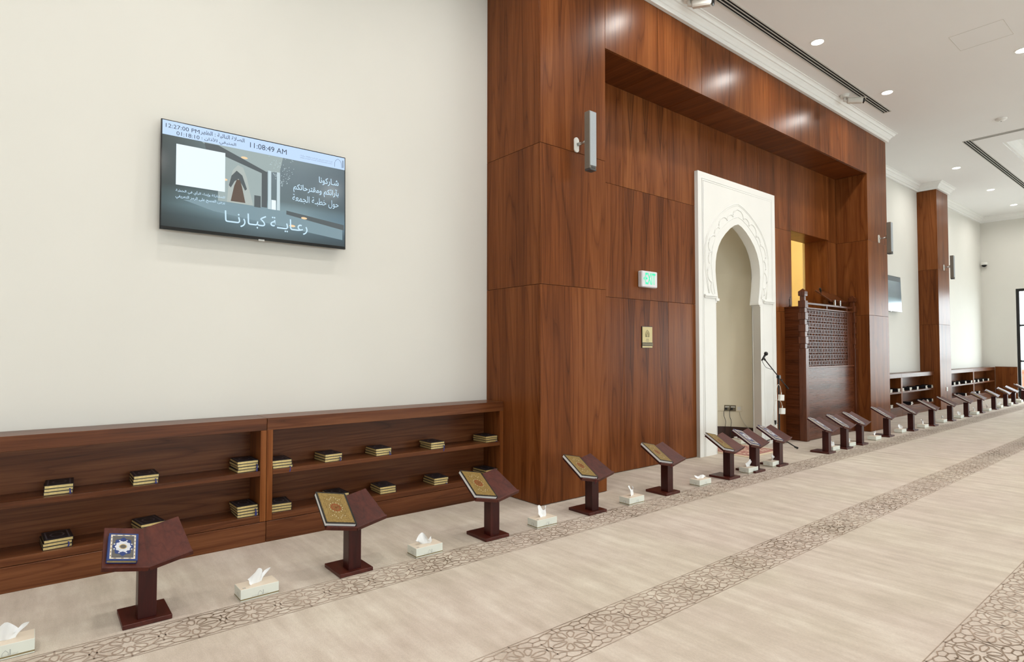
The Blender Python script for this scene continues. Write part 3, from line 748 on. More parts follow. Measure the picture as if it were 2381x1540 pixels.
# ------------------------------------------------------------------ book stands
LF_Y0, LF_Y1, LF_Z0, LF_Z1, LF_W, LF_R = -0.115, 0.120, 0.276, 0.410, 0.192, 0.040
def leaf_frame(s):
    """origin at the centre front of the leaf surface; ex outwards, ey up the slope, n up"""
    ex = Vector((s*LF_W, 0, LF_R)).normalized(); e2 = Vector((0, LF_Y1-LF_Y0, LF_Z1-LF_Z0))
    nn = ex.cross(e2) if s > 0 else e2.cross(ex); nn.normalize(); ey = (nn.cross(ex) if s > 0 else ex.cross(nn)).normalized()
    return Vector((0, LF_Y0, LF_Z0)), ex, ey, nn
def make_stand():
    o = empty('book_stand')
    MB().box(-0.105, 0.105, -0.12, 0.12, 0, 0.022).build('base', M['mahog_y'], o, bev=0.002)
    MB().box(-0.04, 0.04, -0.088, -0.008, 0.022, 0.285).build('post', M['mahog'], o, bev=0.0015)
    for s in (-1, 1):
        O, ex, ey, nn = leaf_frame(s); w = math.hypot(LF_W, LF_R); l = math.hypot(LF_Y1-LF_Y0, LF_Z1-LF_Z0); t = 0.016
        a = [O, O+ex*w, O+ex*w+ey*l, O+ey*l]
        if s < 0: a = [a[1], a[0], a[3], a[2]]
        lf = MB().hexa([p-nn*t for p in a]+a).build('leaf', M['mahog_y'], o, bev=0.0012)
        b = [O-ey*0.010, O+ex*w-ey*0.010, O+ex*w+ey*0.0, O+ey*0.0]
        if s < 0: b = [b[1], b[0], b[3], b[2]]
        MB().hexa([p-nn*t for p in b]+[p+nn*0.010 for p in b]).build('lip', M['mahog_y'], lf, bev=0.001)
    return o
STAND = make_stand(); st_used = False
NTH = ['nearest', 'second', 'third', 'fourth', 'fifth', 'sixth', 'seventh', 'eighth', 'ninth', 'tenth', 'eleventh', 'twelfth', 'thirteenth', 'fourteenth', 'fifteenth', 'sixteenth', 'seventeenth', 'eighteenth', 'nineteenth', 'twentieth', 'twenty-first']
#        x      y      dz  book
SP = [(0.472, 3.522, 'small'), (1.543, 3.483, 'gold'), (2.600, 3.468, 'gold'), (3.640, 3.462, 'gold'), (4.665, 3.462, 'gold'), (5.722, 3.455, 'gold'), (6.255, 3.458, 'blue'), (6.796, 3.462, 'blue'),
      (8.115, 3.470, 'blue'), (8.676, 3.472, 'blue'), (9.203, 3.472, 'blue'), (10.375, 3.520, 'blue'), (11.438, 3.512, 'blue'), (12.473, 3.505, 'blue'), (13.616, 3.525, 'blue'), (14.707, 3.528, 'blue'),
      (15.84, 3.556, 'gilt'), (17.004, 3.56, 'gilt'), (18.20, 3.582, 'gilt'), (19.15, 3.61, None), (20.30, 3.62, 'blue')]
def gold_book():
    o = empty('gold_book'); w, d, t = 0.196, 0.276, 0.026
    cover_mesh(w, d, t, 0.003).build('cover', M['blk_cover'], o)
    MB().box(0.003, w-0.0032, 0.004, d-0.004, 0.0031, t-0.0031).build('page_block', M['white_edge'], o)
    mb = MB(); mb.box(0.010, w-0.012, 0.010, d-0.010, t, t+0.0006); pn = mb.build('cover_panel', M['gold'], o)
    mb = MB(); rect_ring(mb, 0.020, w-0.022, 0.020, d-0.020, 0.0016, t+0.001); rect_ring(mb, 0.030, w-0.032, 0.034, d-0.034, 0.0012, t+0.001); rect_ring(mb, 0.042, w-0.044, 0.052, d-0.052, 0.001, t+0.001)
    mb.build('cover_lines', M['gold_line'], pn, fix=False)
    mb = MB(); cx, cy = w/2-0.001, d/2
    ring_poly(mb, ellipse(cx, cy, 0.033, 0.033, 48, 12, 0.09), ellipse(cx, cy, 0.023, 0.023, 48), t+0.0012)
    for k in range(6):
        a = k*PI/3; ring_poly(mb, ellipse(cx+0.011*math.cos(a), cy+0.011*math.sin(a), 0.010, 0.010, 14), ellipse(cx+0.011*math.cos(a), cy+0.011*math.sin(a), 0.0078, 0.0078, 14), t+0.0013)
    mb.build('medallion', M['med_red'], pn, fix=False)
    mb = MB()
    for k in range(14): a = 2*PI*k/14; flat_poly(mb, ellipse(cx+0.042*math.cos(a), cy+0.042*math.sin(a), 0.0026, 0.0026, 8), t+0.0012)
    for sy in (-1, 1):
        for dx, dy in ((-0.04, 0.072), (-0.027, 0.066), (-0.018, 0.078), (-0.009, 0.092), (0.009, 0.092), (0.018, 0.078), (0.027, 0.066), (0.04, 0.072)): flat_poly(mb, ellipse(cx+dx, cy+sy*dy, 0.0026, 0.0026, 8), t+0.0012)
    mb.build('cover_dots', M['dots'], pn, fix=False, kind='stuff')
    return o
def blue_book(w, d, t, edge, border):
    o = empty('blue_book')
    cover_mesh(w, d, t, 0.003).build('cover', M['blue'], o)
    MB().box(0.003, w-0.0032, 0.004, d-0.004, 0.0031, t-0.0031).build('page_block', M[edge], o)
    s = w/0.128
    mb = MB(); mb.box(0.018*s, w-0.020*s, 0.020*s, d-0.020*s, t, t+0.0003); pn = mb.build('cover_panel', M['field'], o)
    mb = MB(); rect_ring(mb, 0.009*s, w-0.011*s, 0.010*s, d-0.010*s, border*s, t+0.0006); mb.build('cover_border', M['cream_ink'], pn, fix=False)
    mb = MB()
    for k in range(6):
        y = 0.018*s+(d-0.036*s)*(k+0.5)/6
        for x in (0.009*s+border*s/2, w-0.011*s-border*s/2): flat_poly(mb, ellipse(x, y, 0.0022*s, 0.0042*s, 10), t+0.0009)
    for k in range(3):
        x = 0.016*s+(w-0.034*s)*(k+0.5)/3
        for y in (0.010*s+border*s/2, d-0.010*s-border*s/2): flat_poly(mb, ellipse(x, y, 0.0065*s, 0.0024*s, 10), t+0.0009)
    mb.build('border_marks', M['brown_ink'], pn, fix=False, kind='stuff')
    cx, cy = w/2-0.001, d/2
    mb = MB(); flat_poly(mb, ellipse(cx, cy, 0.041*s, 0.058*s, 48, 8, 0.09), t+0.0006); mb.build('blue_lozenge', M['blue'], pn, fix=False)
    mb = MB(); flat_poly(mb, ellipse(cx, cy, 0.033*s, 0.036*s, 48, 10, 0.08), t+0.0009)
    for a in range(8): q = a*PI/4+PI/8; flat_poly(mb, ellipse(cx+0.040*s*math.cos(q), cy+0.043*s*math.sin(q), 0.004*s, 0.004*s, 8), t+0.0009)
    md = mb.build('medallion', M['white_med'], pn, fix=False)
    mb = MB(); ring_poly(mb, ellipse(cx, cy, 0.0165*s, 0.0165*s), ellipse(cx, cy, 0.013*s, 0.0125*s), t+0.0012); mb.build('medallion_ring', M['gold_line'], o, fix=False)
    mb = MB(); flat_poly(mb, ellipse(cx, cy, 0.0128*s, 0.0123*s), t+0.0012); mb.build('medallion_centre', M['field'], o, fix=False)
    return o
PROTO = {'gold': gold_book(), 'small': blue_book(0.128, 0.182, 0.020, 'gold_edge', 0.0075), 'blue': blue_book(0.190, 0.268, 0.024, 'cream_edge', 0.012), 'gilt': None}
pr_used = set()
def put_book(kind, stand, sp, label, up_slope=0.0, inset=None, grp='books lying on the stands', twist=0.0):
    key = 'small' if kind == 'gilt' else kind
    b = PROTO[key]
    if key in pr_used: b = copy_tree(b)
    pr_used.add(key)
    O, ex, ey, nn = leaf_frame(-1)
    w = {'gold': 0.196, 'small': 0.128, 'blue': 0.190}[key]
    out = {'gold': 0.206, 'small': 0.182, 'blue': 0.203}[key] if inset is None else inset
    X = -ex; Yv = ey; Z = nn
    if twist:
        X, Yv = X*math.cos(twist)+Yv*math.sin(twist), Yv*math.cos(twist)-X*math.sin(twist)
    org = Vector((sp[0], sp[1], 0))+O+ex*out+ey*(0.003+up_slope)+nn*0.0008
    m = Matrix((X, Yv, Z)).transposed().to_4x4(); m.translation = org
    b.matrix_world = m
    tag(b, label, 'book', grp)
    return b
BLAB = {'small': 'small blue book with a white rosette on the nearest stand', 'gold': 'large gold-covered book on the %s stand from the left', 'blue': 'large blue patterned book on the %s stand from the left', 'gilt': 'small gilt-edged book on the %s stand from the left'}
SLAB = {'small': 'nearest dark red wooden book stand, holding a small blue book', 'gold': '%s dark red wooden book stand from the left, holding a gold book', 'blue': '%s dark red wooden book stand from the left, holding a blue book',
        'gilt': '%s dark red book stand from the left, with a small gilt-edged book', None: '%s dark red book stand from the left, without a book'}
for i, sp in enumerate(SP):
    if not st_used: o = STAND; st_used = True
    else: o = copy_tree(STAND)
    o.location = (sp[0], sp[1], 0.0012)
    o.rotation_euler = (0, 0, 0)
    k = sp[2]; lab = SLAB[k]; tag(o, lab % NTH[i] if '%s' in lab else lab, 'book stand', 'book stands in a row on the carpet')
    if k:
        sp3 = (sp[0], sp[1])
        lb = BLAB[k]; b = put_book(k, o, sp3, lb % NTH[i] if '%s' in lb else lb, 0.024 if k == 'small' else (0.04 if k == 'gilt' else 0.0), twist=(-0.02 if k == 'small' else 0), inset=(0.13 if k == 'gilt' else None))
        b.location.z += 0.0012
        if i in (3, 4):
            mb = MB(); mb.tube([(0.17, 0.0, 0.012), (0.172, -0.012, 0.008), (0.176, -0.020, -0.012), (0.182, -0.016, -0.034)], 0.0025, 5); mb.build('ribbon', M['red_ribbon'], b)

# ------------------------------------------------------------------ tissue boxes
TBW, TBD, TBH = 0.200, 0.115, 0.062
logo = MB()
def box_logo():
    mb = MB(); y = -TBD/2-0.0006
    pts = []
    for k in range(9): a = PI*(1-k/8); pts.append((0.011*math.cos(a), 0.020+0.014*math.sin(a)+(0.004 if k == 4 else 0)))
    pts = [(-0.011, 0.012)]+pts+[(0.011, 0.015)]
    for a, b in zip(pts[:-1], pts[1:]):
        d = Vector((b[0]-a[0], b[1]-a[1])).normalized()*0.0007; q = (-d.y, d.x)
        n = len(mb.v); mb.v += [(a[0]+q[0], y, a[1]+q[1]), (b[0]+q[0], y, b[1]+q[1]), (b[0]-q[0], y, b[1]-q[1]), (a[0]-q[0], y, a[1]-q[1])]; mb.f.append((n, n+1, n+2, n+3))
    def bar(x0, x1, z0, z1):
        n = len(mb.v); mb.v += [(x0, y, z0), (x1, y, z0), (x1, y, z1), (x0, y, z1)]; mb.f.append((n, n+1, n+2, n+3))
    bar(0.0145, 0.0155, 0.016, 0.040); bar(0.0165, 0.0180, 0.016, 0.039)
    return mb.mesh('logo', fix=False)
LOGO_ME = box_logo(); LOGO_ME.materials.append(M['print'])
TXT1 = text_mesh(arabic('الهيئة العامة للشؤون الإسلامية والأوقاف والزكاة'), 0.088, 0.0042); TXT2 = text_mesh('GENERAL AUTHORITY OF ISLAMIC AFFAIRS ENDOWMENTS & ZAKAT', 0.088, 0.0022)
for m_ in (TXT1, TXT2): stand_up(m_, -TBD/2-0.0006); m_.materials.clear(); m_.materials.append(M['print'])
def tissue_mesh(v):
    """a pulled sheet: folded fan rising from the slot"""
    rnd = random.Random(v*13+5); mb = MB(); nu, nv = 14, 7
    H = (0.084, 0.092, 0.074, 0.036)[v % 4]; Wd = (0.066, 0.050, 0.060, 0.070)[v % 4]
    ph = rnd.uniform(0, 6); lean = rnd.uniform(-0.02, 0.02)
    for j in range(nv+1):
        t = j/nv
        for i in range(nu+1):
            u = i/nu*2-1
            pk = (0.45+0.55*abs(math.cos(2.3*u+ph)))*(1-0.25*u*u)
            x = u*Wd*(0.55+0.45*t)+lean*t+0.006*math.sin(5*t+ph)
            y = 0.010*math.sin(4.2*u+ph+2*t)*(0.3+t)+0.006*math.sin(9*u+ph)*t+(0.012*t if v % 2 else -0.008*t)
            z = H*t*pk
            mb.v.append((x, y, z))
    for j in range(nv):
        for i in range(nu): q = j*(nu+1)+i; mb.f.append((q, q+1, q+nu+2, q+nu+1))
    me = mb.mesh('tissue', smooth=True, fix=False); me.materials.append(M['tissue']); return me
TIS = [tissue_mesh(v) for v in range(4)]
BODY = MB().box(-TBW/2, TBW/2, -TBD/2, TBD/2, 0.0, TBH).mesh('carton', bev=0.0012); BODY.materials.append(M['card'])
TOPM = MB().box(-TBW/2+0.002, TBW/2-0.002, -TBD/2+0.002, TBD/2-0.002, TBH, TBH+0.0005).mesh('carton_top'); TOPM.materials.append(M['cardtop'])
BANDM = MB().box(-TBW/2-0.0005, TBW/2+0.0005, -TBD/2-0.0005, TBD/2+0.0005, 0.006, 0.0125).mesh('gold_band'); BANDM.materials.append(M['gold_band'])
STAMP = MB(); rect_ring(STAMP, -0.085, -0.070, -0.045, -0.030, 0.003, TBH+0.0008); STAMP.box(-0.0795, -0.0755, -0.0395, -0.0355, TBH+0.0005, TBH+0.0008)
STAMPM = STAMP.mesh('stamp', fix=False); STAMPM.materials.append(M['print'])
# x of front-left corner, y of front edge
TB = [(-0.160, 3.412, 0, 0), (0.892, 3.385, 0.02, 0), (1.952, 3.370, 0, 2), (2.975, 3.345, -0.02, 1), (4.033, 3.340, -0.01, 1), (5.118, 3.360, 0, 3), (6.055, 3.368, 0.0, 0), (6.610, 3.384, 0, 2),
      (8.25, 3.395, -0.03, 1), (8.775, 3.395, -0.03, 2), (9.73, 3.400, -0.02, 0), (10.93, 3.440, 0, 2), (11.90, 3.402, 0, 1), (13.05, 3.432, 0, 2), (14.17, 3.442, 0, 2), (15.23, 3.430, 0, 1), (16.32, 3.455, 0, 1), (17.42, 3.465, 0, 0), (18.56, 3.495, 0, 2), (19.70, 3.51, 0, 1), (7.80, 4.50, 1.45, 3)]
TLAB = ['white tissue box cut off by the left edge of the picture']
for i in range(1, 20): TLAB.append('white tissue box, %s from the left, beside the row of book stands' % ('second third fourth fifth sixth seventh eighth ninth tenth eleventh twelfth thirteenth fourteenth fifteenth sixteenth seventeenth eighteenth nineteenth twentieth'.split()[i-1]))
TLAB.append('white tissue box standing inside the mihrab niche')
for i, (x, y, rz, v) in enumerate(TB):
    o = empty('tissue_box', (x+TBW/2, y+TBD/2, 0.0015), rz, TLAB[i], 'tissue box', 'tissue boxes on the carpet')
    for nm, me in (('carton', BODY), ('carton_top', TOPM), ('gold_band', BANDM)): link(bpy.data.objects.new(nm, me), o)
    if i < 9:
        link(bpy.data.objects.new('logo', LOGO_ME), o); sl = link(bpy.data.objects.new('logo', LOGO_ME), o); sl.rotation_euler = (0, 0, -PI/2); sl.location = (-(TBW-TBD)/2, 0, 0); link(bpy.data.objects.new('stamp', STAMPM), o)
        a = link(bpy.data.objects.new('lettering', TXT1), o); a.location = (-0.044, 0, 0.0175)
        a = link(bpy.data.objects.new('lettering', TXT2), o); a.location = (-0.044, 0, 0.0145)
    t = link(bpy.data.objects.new('tissue', TIS[v]), o); t.location = (0.0, 0.0, TBH+0.0005); t.rotation_euler = (0, 0, 0.4*math.sin(i*2.1))

# ------------------------------------------------------------------ television
def screen_base():
    k = NT('screen_picture'); tc = k.n('ShaderNodeTexCoord'); sx = k.n('ShaderNodeSeparateXYZ'); k.l(tc.outputs['Generated'], sx.inputs[0])
    n = k.n('ShaderNodeTexNoise'); n.inputs['Scale'].default_value = 3.0; k.l(tc.outputs['Generated'], n.inputs['Vector'])
    col = k.ramp(sx.outputs[2], [(0.0, s2l(62, 76, 80)), (0.12, s2l(84, 104, 112)), (0.22, s2l(120, 146, 156)), (0.34, s2l(110, 132, 138)), (0.40, s2l(92, 108, 112)), (0.7, s2l(104, 118, 124)), (1.0, s2l(120, 134, 136))])
    lr = k.ramp(sx.outputs[0], [(0.0, (0.28, 0.30, 0.28, 1)), (0.22, (0.75, 0.78, 0.76, 1)), (0.45, (1.2, 1.2, 1.2, 1)), (0.75, (1.0, 1.03, 1.05, 1)), (1.0, (0.62, 0.68, 0.75, 1))])
    c = k.mix(1.0, col, lr, 'MULTIPLY'); c = k.mix(0.15, c, n.outputs[0], 'OVERLAY')
    k.p.inputs['Base Color'].default_value = (0.01, 0.01, 0.01, 1); k.l(c, k.p.inputs['Emission Color']); k.p.inputs['Emission Strength'].default_value = 1.0
    k.p.inputs['Roughness'].default_value = 0.12
    return k.m
M['scr'] = screen_base()
M['scr_head'] = emis('screen_header', s2l(186, 212, 246), 1.0); M['scr_dark'] = emis('screen_dark_text', s2l(30, 44, 66), 1.0)
M['scr_text'] = emis('screen_light_text', s2l(196, 226, 246), 1.0); M['scr_white'] = emis('screen_white_card', s2l(226, 240, 248), 1.0)
M['scr_wall'] = emis('screen_pale_wall', s2l(150, 166, 166), 1.0); M['scr_arch'] = emis('screen_arch', s2l(168, 178, 174), 1.0); M['scr_brown'] = emis('screen_brown', s2l(84, 66, 54), 1.0)
M['scr_slate'] = emis('screen_slate', s2l(70, 80, 84), 1.0); M['scr_pale'] = emis('screen_glow', s2l(188, 208, 214), 1.0); M['scr_lamp'] = emis('screen_lamp', s2l(244, 206, 160), 1.0); M['scr_floor'] = emis('screen_floor', s2l(116, 142, 152), 1.0)
M['scr_grey'] = emis('screen_grey_text', s2l(120, 136, 160), 1.0)
def television(x0, label, full_picture, tilt):
    W, Hh = 1.30, 0.752; zb = 2.155
    o = empty('television', (x0+W/2, 4.512, zb), label=label, cat='television', group='wall televisions')
    o.rotation_euler = (tilt, 0, 0)
    MB().box(-W/2, W/2, 0, 0.022, 0, Hh).build('panel', M['gloss_black'], o, bev=0.002)
    MB().box(-W/2+0.06, W/2-0.06, 0.022, 0.055, 0.02, Hh*0.7).build('rear_housing', M['black'], o, bev=0.006)
    MB().box(-0.2, 0.2, 0.055, 0.079, 0.2, 0.5).build('wall_bracket', M['black'], o)
    MB().box(-W/2+0.004, W/2-0.004, -0.004, 0.0, 0.0, 0.020).build('bottom_bezel', M['gloss_black'], o, bev=0.001)
    MB().box(-0.022, 0.022, -0.006, 0.010, -0.010, 0.004).build('sensor_foot', M['chrome'], o, bev=0.001)
    w, z0, z1 = W/2-0.008, 0.022, Hh-0.008; SW, SHh = 2*w, z1-z0
    scr = MB().box(-w, w, -0.0006, 0.0, z0, z1).build('screen', M['scr'], o)
    if not full_picture:
        MB().box(-w, w, -0.001, -0.0007, z1-SHh*0.14, z1).build('header_bar', M['scr_slate'], scr); return o
    lay = [0]
    def rect(nm, u0, u1, v0, v1, m, dy=0.0012):   # u left->right, v top->down in 0..1
        MB().box(-w+u0*SW, -w+u1*SW, -dy, -dy+0.0003, z1-v1*SHh, z1-v0*SHh).build(nm, M[m], scr)
    def polyg(nm, pts, m, dy):
        me = stand_up(curve_mesh([[(-w+u*SW, z1-v*SHh) for u, v in pts]], 0.0, nm), -dy); mobj(nm, me, M[m], scr)
    def txt(s, u0, u1, v0, v1, m, dy=0.0034, bold=0.0):
        me = text_mesh(s, (u1-u0)*SW, (v1-v0)*SHh, bold); me.transform(Matrix.Translation((-w+u0*SW, z1-v1*SHh, 0))); stand_up(me, -dy); mobj('lettering', me, M[m], scr)
    # the pictured hall, as flat print on the screen
    polyg('picture_ceiling', [(0.18, 0.13), (0.62, 0.13), (0.60, 0.30), (0.50, 0.32), (0.25, 0.20)], 'scr_wall', 0.0010)
    polyg('picture_beam', [(0.20, 0.14), (0.27, 0.14), (0.53, 0.32), (0.53, 0.69), (0.50, 0.69), (0.50, 0.34), (0.27, 0.22), (0.24, 0.30), (0.22, 0.30)], 'scr_slate', 0.0014)
    polyg('picture_wall', [(0.27, 0.22), (0.50, 0.335), (0.50, 0.69), (0.27, 0.69)], 'scr_wall', 0.0012)
    polyg('picture_arch', [(0.315, 0.69), (0.325, 0.50), (0.345, 0.36), (0.372, 0.30), (0.40, 0.32), (0.42, 0.42), (0.435, 0.55), (0.455, 0.69)], 'scr_arch', 0.0016)
    polyg('picture_lattice', [(0.325, 0.52), (0.338, 0.42), (0.365, 0.36), (0.395, 0.40), (0.42, 0.53), (0.41, 0.55), (0.395, 0.50), (0.375, 0.44), (0.355, 0.47), (0.335, 0.54)], 'scr_slate', 0.0019)
    polyg('picture_door', [(0.335, 0.675), (0.352, 0.52), (0.366, 0.45), (0.383, 0.45), (0.394, 0.52), (0.412, 0.675)], 'scr_brown', 0.0022)
    rect('picture_pulpit', 0.46, 0.495, 0.58, 0.70, 'scr_slate', 0.0019)
    for a in (0.535, 0.585): rect('picture_glow', a, a+0.018, 0.30, 0.70, 'scr_pale', 0.0016)
    rect('picture_glow', 0.555, 0.58, 0.60, 0.70, 'scr_white', 0.0017)
    polyg('picture_floor', [(0.10, 0.73), (0.27, 0.69), (0.62, 0.705), (0.985, 0.80), (0.985, 0.93), (0.6, 0.86), (0.25, 0.80)], 'scr_floor', 0.0011)
    polyg('picture_shelf', [(0.64, 0.69), (0.995, 0.76), (0.995, 0.82), (0.64, 0.73)], 'scr_slate', 0.0014)
    rnd = random.Random(3); ch = MB()
    for q in range(90):
        v = rnd.uniform(0.14, 0.44); hw = 0.075*(1-((v-0.14)/0.32)**1.5)+0.01; u = 0.615+rnd.uniform(-hw, hw); ss = 0.0016
        ch.box(-w+u*SW-ss*1.6, -w+u*SW+ss*1.6, -0.0019, -0.0017, z1-v*SHh-ss, z1-v*SHh+ss)
    ch.build('picture_chandelier', M['scr_pale'], scr, kind='stuff')
    for u, v in ((0.405, 0.215), (0.30, 0.47), (0.745, 0.745), (0.675, 0.845)):
        polyg('picture_lamp', ellipse(u, v, 0.018, 0.012, 16), 'scr_lamp', 0.0024)
    rect('header_bar', 0, 1, 0, 0.135, 'scr_head', 0.0028)
    rect('code_card', 0.065, 0.305, 0.205, 0.595, 'scr_white', 0.0028)      # the machine-readable code itself is left out
    txt('12:27:00 PM', 0.015, 0.175, 0.028, 0.066, 'scr_dark', bold=0.0)
    txt(arabic('الصلاة التالية : الظهر'), 0.180, 0.405, 0.018, 0.072, 'scr_dark', bold=0.006)
    txt('01:18:10', 0.065, 0.175, 0.085, 0.122, 'scr_dark', bold=0.0)
    txt(arabic('المتبقي للأذان :'), 0.185, 0.360, 0.078, 0.130, 'scr_dark', bold=0.006)
    txt('11:08:49 AM', 0.435, 0.640, 0.042, 0.096, 'scr_dark', bold=0.0)
    txt(arabic('الهيئة العامة للشؤون الإسلامية والأوقاف والزكاة'), 0.720, 0.920, 0.060, 0.082, 'scr_grey')
    txt('GENERAL AUTHORITY OF ISLAMIC AFFAIRS ENDOWMENTS & ZAKAT', 0.720, 0.920, 0.089, 0.099, 'scr_grey')
    arch = [(0.935+0.022*(1-math.cos(PI*k/10))*1.0, 0.085-0.055*math.sin(PI*k/10)-(0.006 if k == 5 else 0)) for k in range(11)]
    arch = [(0.935, 0.118)]+arch+[(0.979, 0.118)]
    mb = MB().tube([(-w+u*SW, -0.0032, z1-v*SHh) for u, v in arch], 0.0012, 5); mb.build('logo', M['scr_dark'], scr)
    rect('logo', 0.984, 0.986, 0.03, 0.115, 'scr_dark', 0.0034); rect('logo', 0.988, 0.991, 0.03, 0.115, 'scr_dark', 0.0034)
    txt(arabic('شـاركونا'), 0.835, 0.960, 0.262, 0.350, 'scr_text', bold=0.012)
    txt(arabic('بآرائكم ومقترحاتكم'), 0.680, 0.960, 0.375, 0.480, 'scr_text', bold=0.012)
    txt(arabic('حول خطبـة الجمعة'), 0.675, 0.960, 0.500, 0.595, 'scr_text')
    txt(arabic('للمشاركة وإبداء الرأي في الخطبة'), 0.065, 0.305, 0.630, 0.672, 'scr_text', bold=0.006)
    txt(arabic('يرجى المسح على الرمز التعريفي'), 0.065, 0.305, 0.688, 0.730, 'scr_text', bold=0.006)
    txt(arabic('رعـايــة كبـارنــا'), 0.305, 0.765, 0.775, 0.925, 'scr_text', bold=0.004)
    return o
television(0.647, 'large television on the cream wall above the near bookshelf', True, R(-1.5))
television(13.18, 'distant television on the cream wall beyond the wooden frame', False, R(-1.5))

# ------------------------------------------------------------------ wall speakers
def make_speaker(x, y, z, label, rz):
    o = empty('column_speaker', (x, y, z), label=label, cat='speaker', group='column speakers on wall brackets')
    mb = MB(); pts = []
    for k in range(24):
        a = 2*PI*k/24; pts.append((0.030*math.cos(a), 0.030*math.sin(a)+(0.040 if math.sin(a) >= 0 else -0.040)))
    mb.prism([(p[0], p[1]) for p in pts], -0.014, -0.0005); mb.build('wall_plate', M['wplast'], o, bev=0.002)
    MB().tube([(0.01, -0.012, 0.005), (0.03, -0.06, 0.012), (0.02, -0.115, 0.016)], [0.016, 0.013, 0.011], 10).build('arm', M['chrome'], o, smooth=True)
    MB().box(0.012, 0.028, -0.13, -0.105, -0.012, 0.05).build('hinge', M['chrome'], o, bev=0.002)
    s = empty('cabinet_pivot', (0, 0, 0)); s.parent = None; bpy.data.objects.remove(s)
    c, sn = math.cos(rz), math.sin(rz); T = Matrix.Translation((0.02, -0.160, 0.0)) @ Matrix.Rotation(rz, 4, 'Z')
    cab = MB().box(-0.043, 0.043, -0.036, 0.030, -0.262, 0.262, T).build('cabinet', M['spk_side'], o, bev=0.003)
    MB().box(-0.040, 0.040, -0.0405, -0.036, -0.235, 0.256, T).build('grille', M['grille'], cab, bev=0.001)
    MB().box(-0.041, 0.041, -0.040, 0.028, -0.278, -0.262, T).build('bottom_cap', M['dgrey'], cab, bev=0.003)
    MB().box(-0.02, 0.03, -0.0415, -0.036, -0.256, -0.240, T).build('badge', M['dgrey'], cab)
    return o
make_speaker(3.873, YF, 3.243, 'grey column speaker on the left pier of the wooden frame', 0.0)
make_speaker(11.19, YF, 3.243, 'grey column speaker on the right pier of the wooden frame', 0.0)
make_speaker(16.26, 4.215, 3.243, 'grey column speaker on the narrow wooden column', 0.0)

# ------------------------------------------------------------------ exit sign, room plaque, switch
o = empty('exit_sign', (5.515, YR, 2.16), label='white exit sign with green letters on the wood panelling', cat='sign')
MB().box(-0.142, 0.142, -0.065, -0.0005, -0.094, 0.094).build('case', M['exit_case'], o, bev=0.010)
me = text_mesh('EXIT', 0.185, 0.132, 0.02); me.transform(Matrix.Translation((-0.085, -0.060, 0))); stand_up(me, -0.0665); mobj('lettering', me, M['exit_green'], o)
MB().prism([(-0.122, 0.005), (-0.098, 0.030), (-0.098, -0.020)], -0.0668, -0.0660).build('arrow', M['exit_green'], o)
o = empty('room_plaque', (5.531, YR, 1.495), label='small bronze plaque with an arch symbol below the exit sign', cat='sign')
MB().box(-0.098, 0.098, -0.006, -0.0005, -0.125, 0.125).build('backing', M['blk_cover'], o)
MB().box(-0.090, 0.092, -0.011, -0.006, -0.062, 0.119).build('face', M['brass'], o, bev=0.001)
MB().box(-0.094, 0.100, -0.013, -0.006, -0.100, -0.068).build('dark_strip', M['brass_d'], o, bev=0.001)
MB().box(-0.090, 0.092, -0.011, -0.006, -0.122, -0.104).build('lower_strip', M['brass'], o, bev=0.001)
for sx, sz, r_ in ((0.033, 0.078, 0.0022), (0.022, 0.06, 0.0018), (0.010, 0.045, 0.0016)):
    pts = [(-sx, 0.0), (-sx, sz*0.45), (-sx*0.85, sz*0.65), (-sx*0.45, sz*0.86), (0, sz), (sx*0.45, sz*0.86), (sx*0.85, sz*0.65), (sx, sz*0.45), (sx, 0)]
    MB().tube([(x, -0.0115, z+0.003) for x, z in pts], r_, 5, closed=(sx > 0.03)).build('arch_symbol', M['black'], o)
mb = MB()                                  # two worn, unreadable lines of print
for x0, x1, z in ((-0.024, -0.012, -0.024), (-0.009, 0.002, -0.024), (0.005, 0.024, -0.024), (-0.028, -0.016, -0.044), (-0.013, 0.006, -0.044), (0.009, 0.028, -0.044)): mb.box(x0, x1, -0.0114, -0.011, z-0.0035, z+0.0035)
mb.build('worn_print', M['brass_d'], o)
o = empty('wall_switch', (16.30, 4.215, 0.45), label='small white switch low on the narrow wooden column', cat='switch')
MB().box(-0.045, 0.045, -0.010, -0.0005, -0.045, 0.045).build('plate', M['wplast'], o, bev=0.002)
MB().box(-0.02, 0.02, -0.014, -0.010, -0.02, 0.02).build('rocker', M['wplast'], o, bev=0.001)

# ------------------------------------------------------------------ niche sockets and leads
def on_niche(ang, z, rr=0.795): return Vector((NX+rr*math.cos(ang), YR-0.05+0.122+rr*math.sin(ang), z))
angs = [46.5, 41.5, 35.5, 29.5, 23.5]
SOCK = [('blank wall plate, first from the left in the mihrab niche', 'plate'), ('blank wall plate, second from the left in the mihrab niche', 'plate'), ('steel socket with a black plug, left one in the niche', 'steel'), ('steel socket with a black plug, right one in the niche', 'steel'), ('white outlet plate with a pale cable in the niche', 'plate')]
for a, (lb, kd) in zip(angs, SOCK):
    p = on_niche(R(a), 0.475, 0.798); o = empty('wall_socket', p, R(a)+PI/2, lb, 'socket')
    # local: +y points out of the wall (towards the axis)
    m = M['niche'] if kd == 'plate' else M['sock']
    MB().box(-0.042, 0.042, 0.0, 0.010, -0.044, 0.044).build('plate', m, o, bev=0.002)
    if kd == 'steel':
        MB().box(-0.030, 0.030, 0.010, 0.013, 0.012, 0.026).build('rocker', M['wplast'], o, bev=0.001)
        MB().box(0.0, 0.034, 0.010, 0.040, -0.022, 0.004).build('plug', M['black'], o, bev=0.003)
    else: MB().box(-0.026, 0.026, 0.010, 0.012, -0.026, 0.026).build('insert', M['wplast'] if 'outlet' in lb else M['niche'], o, bev=0.001)
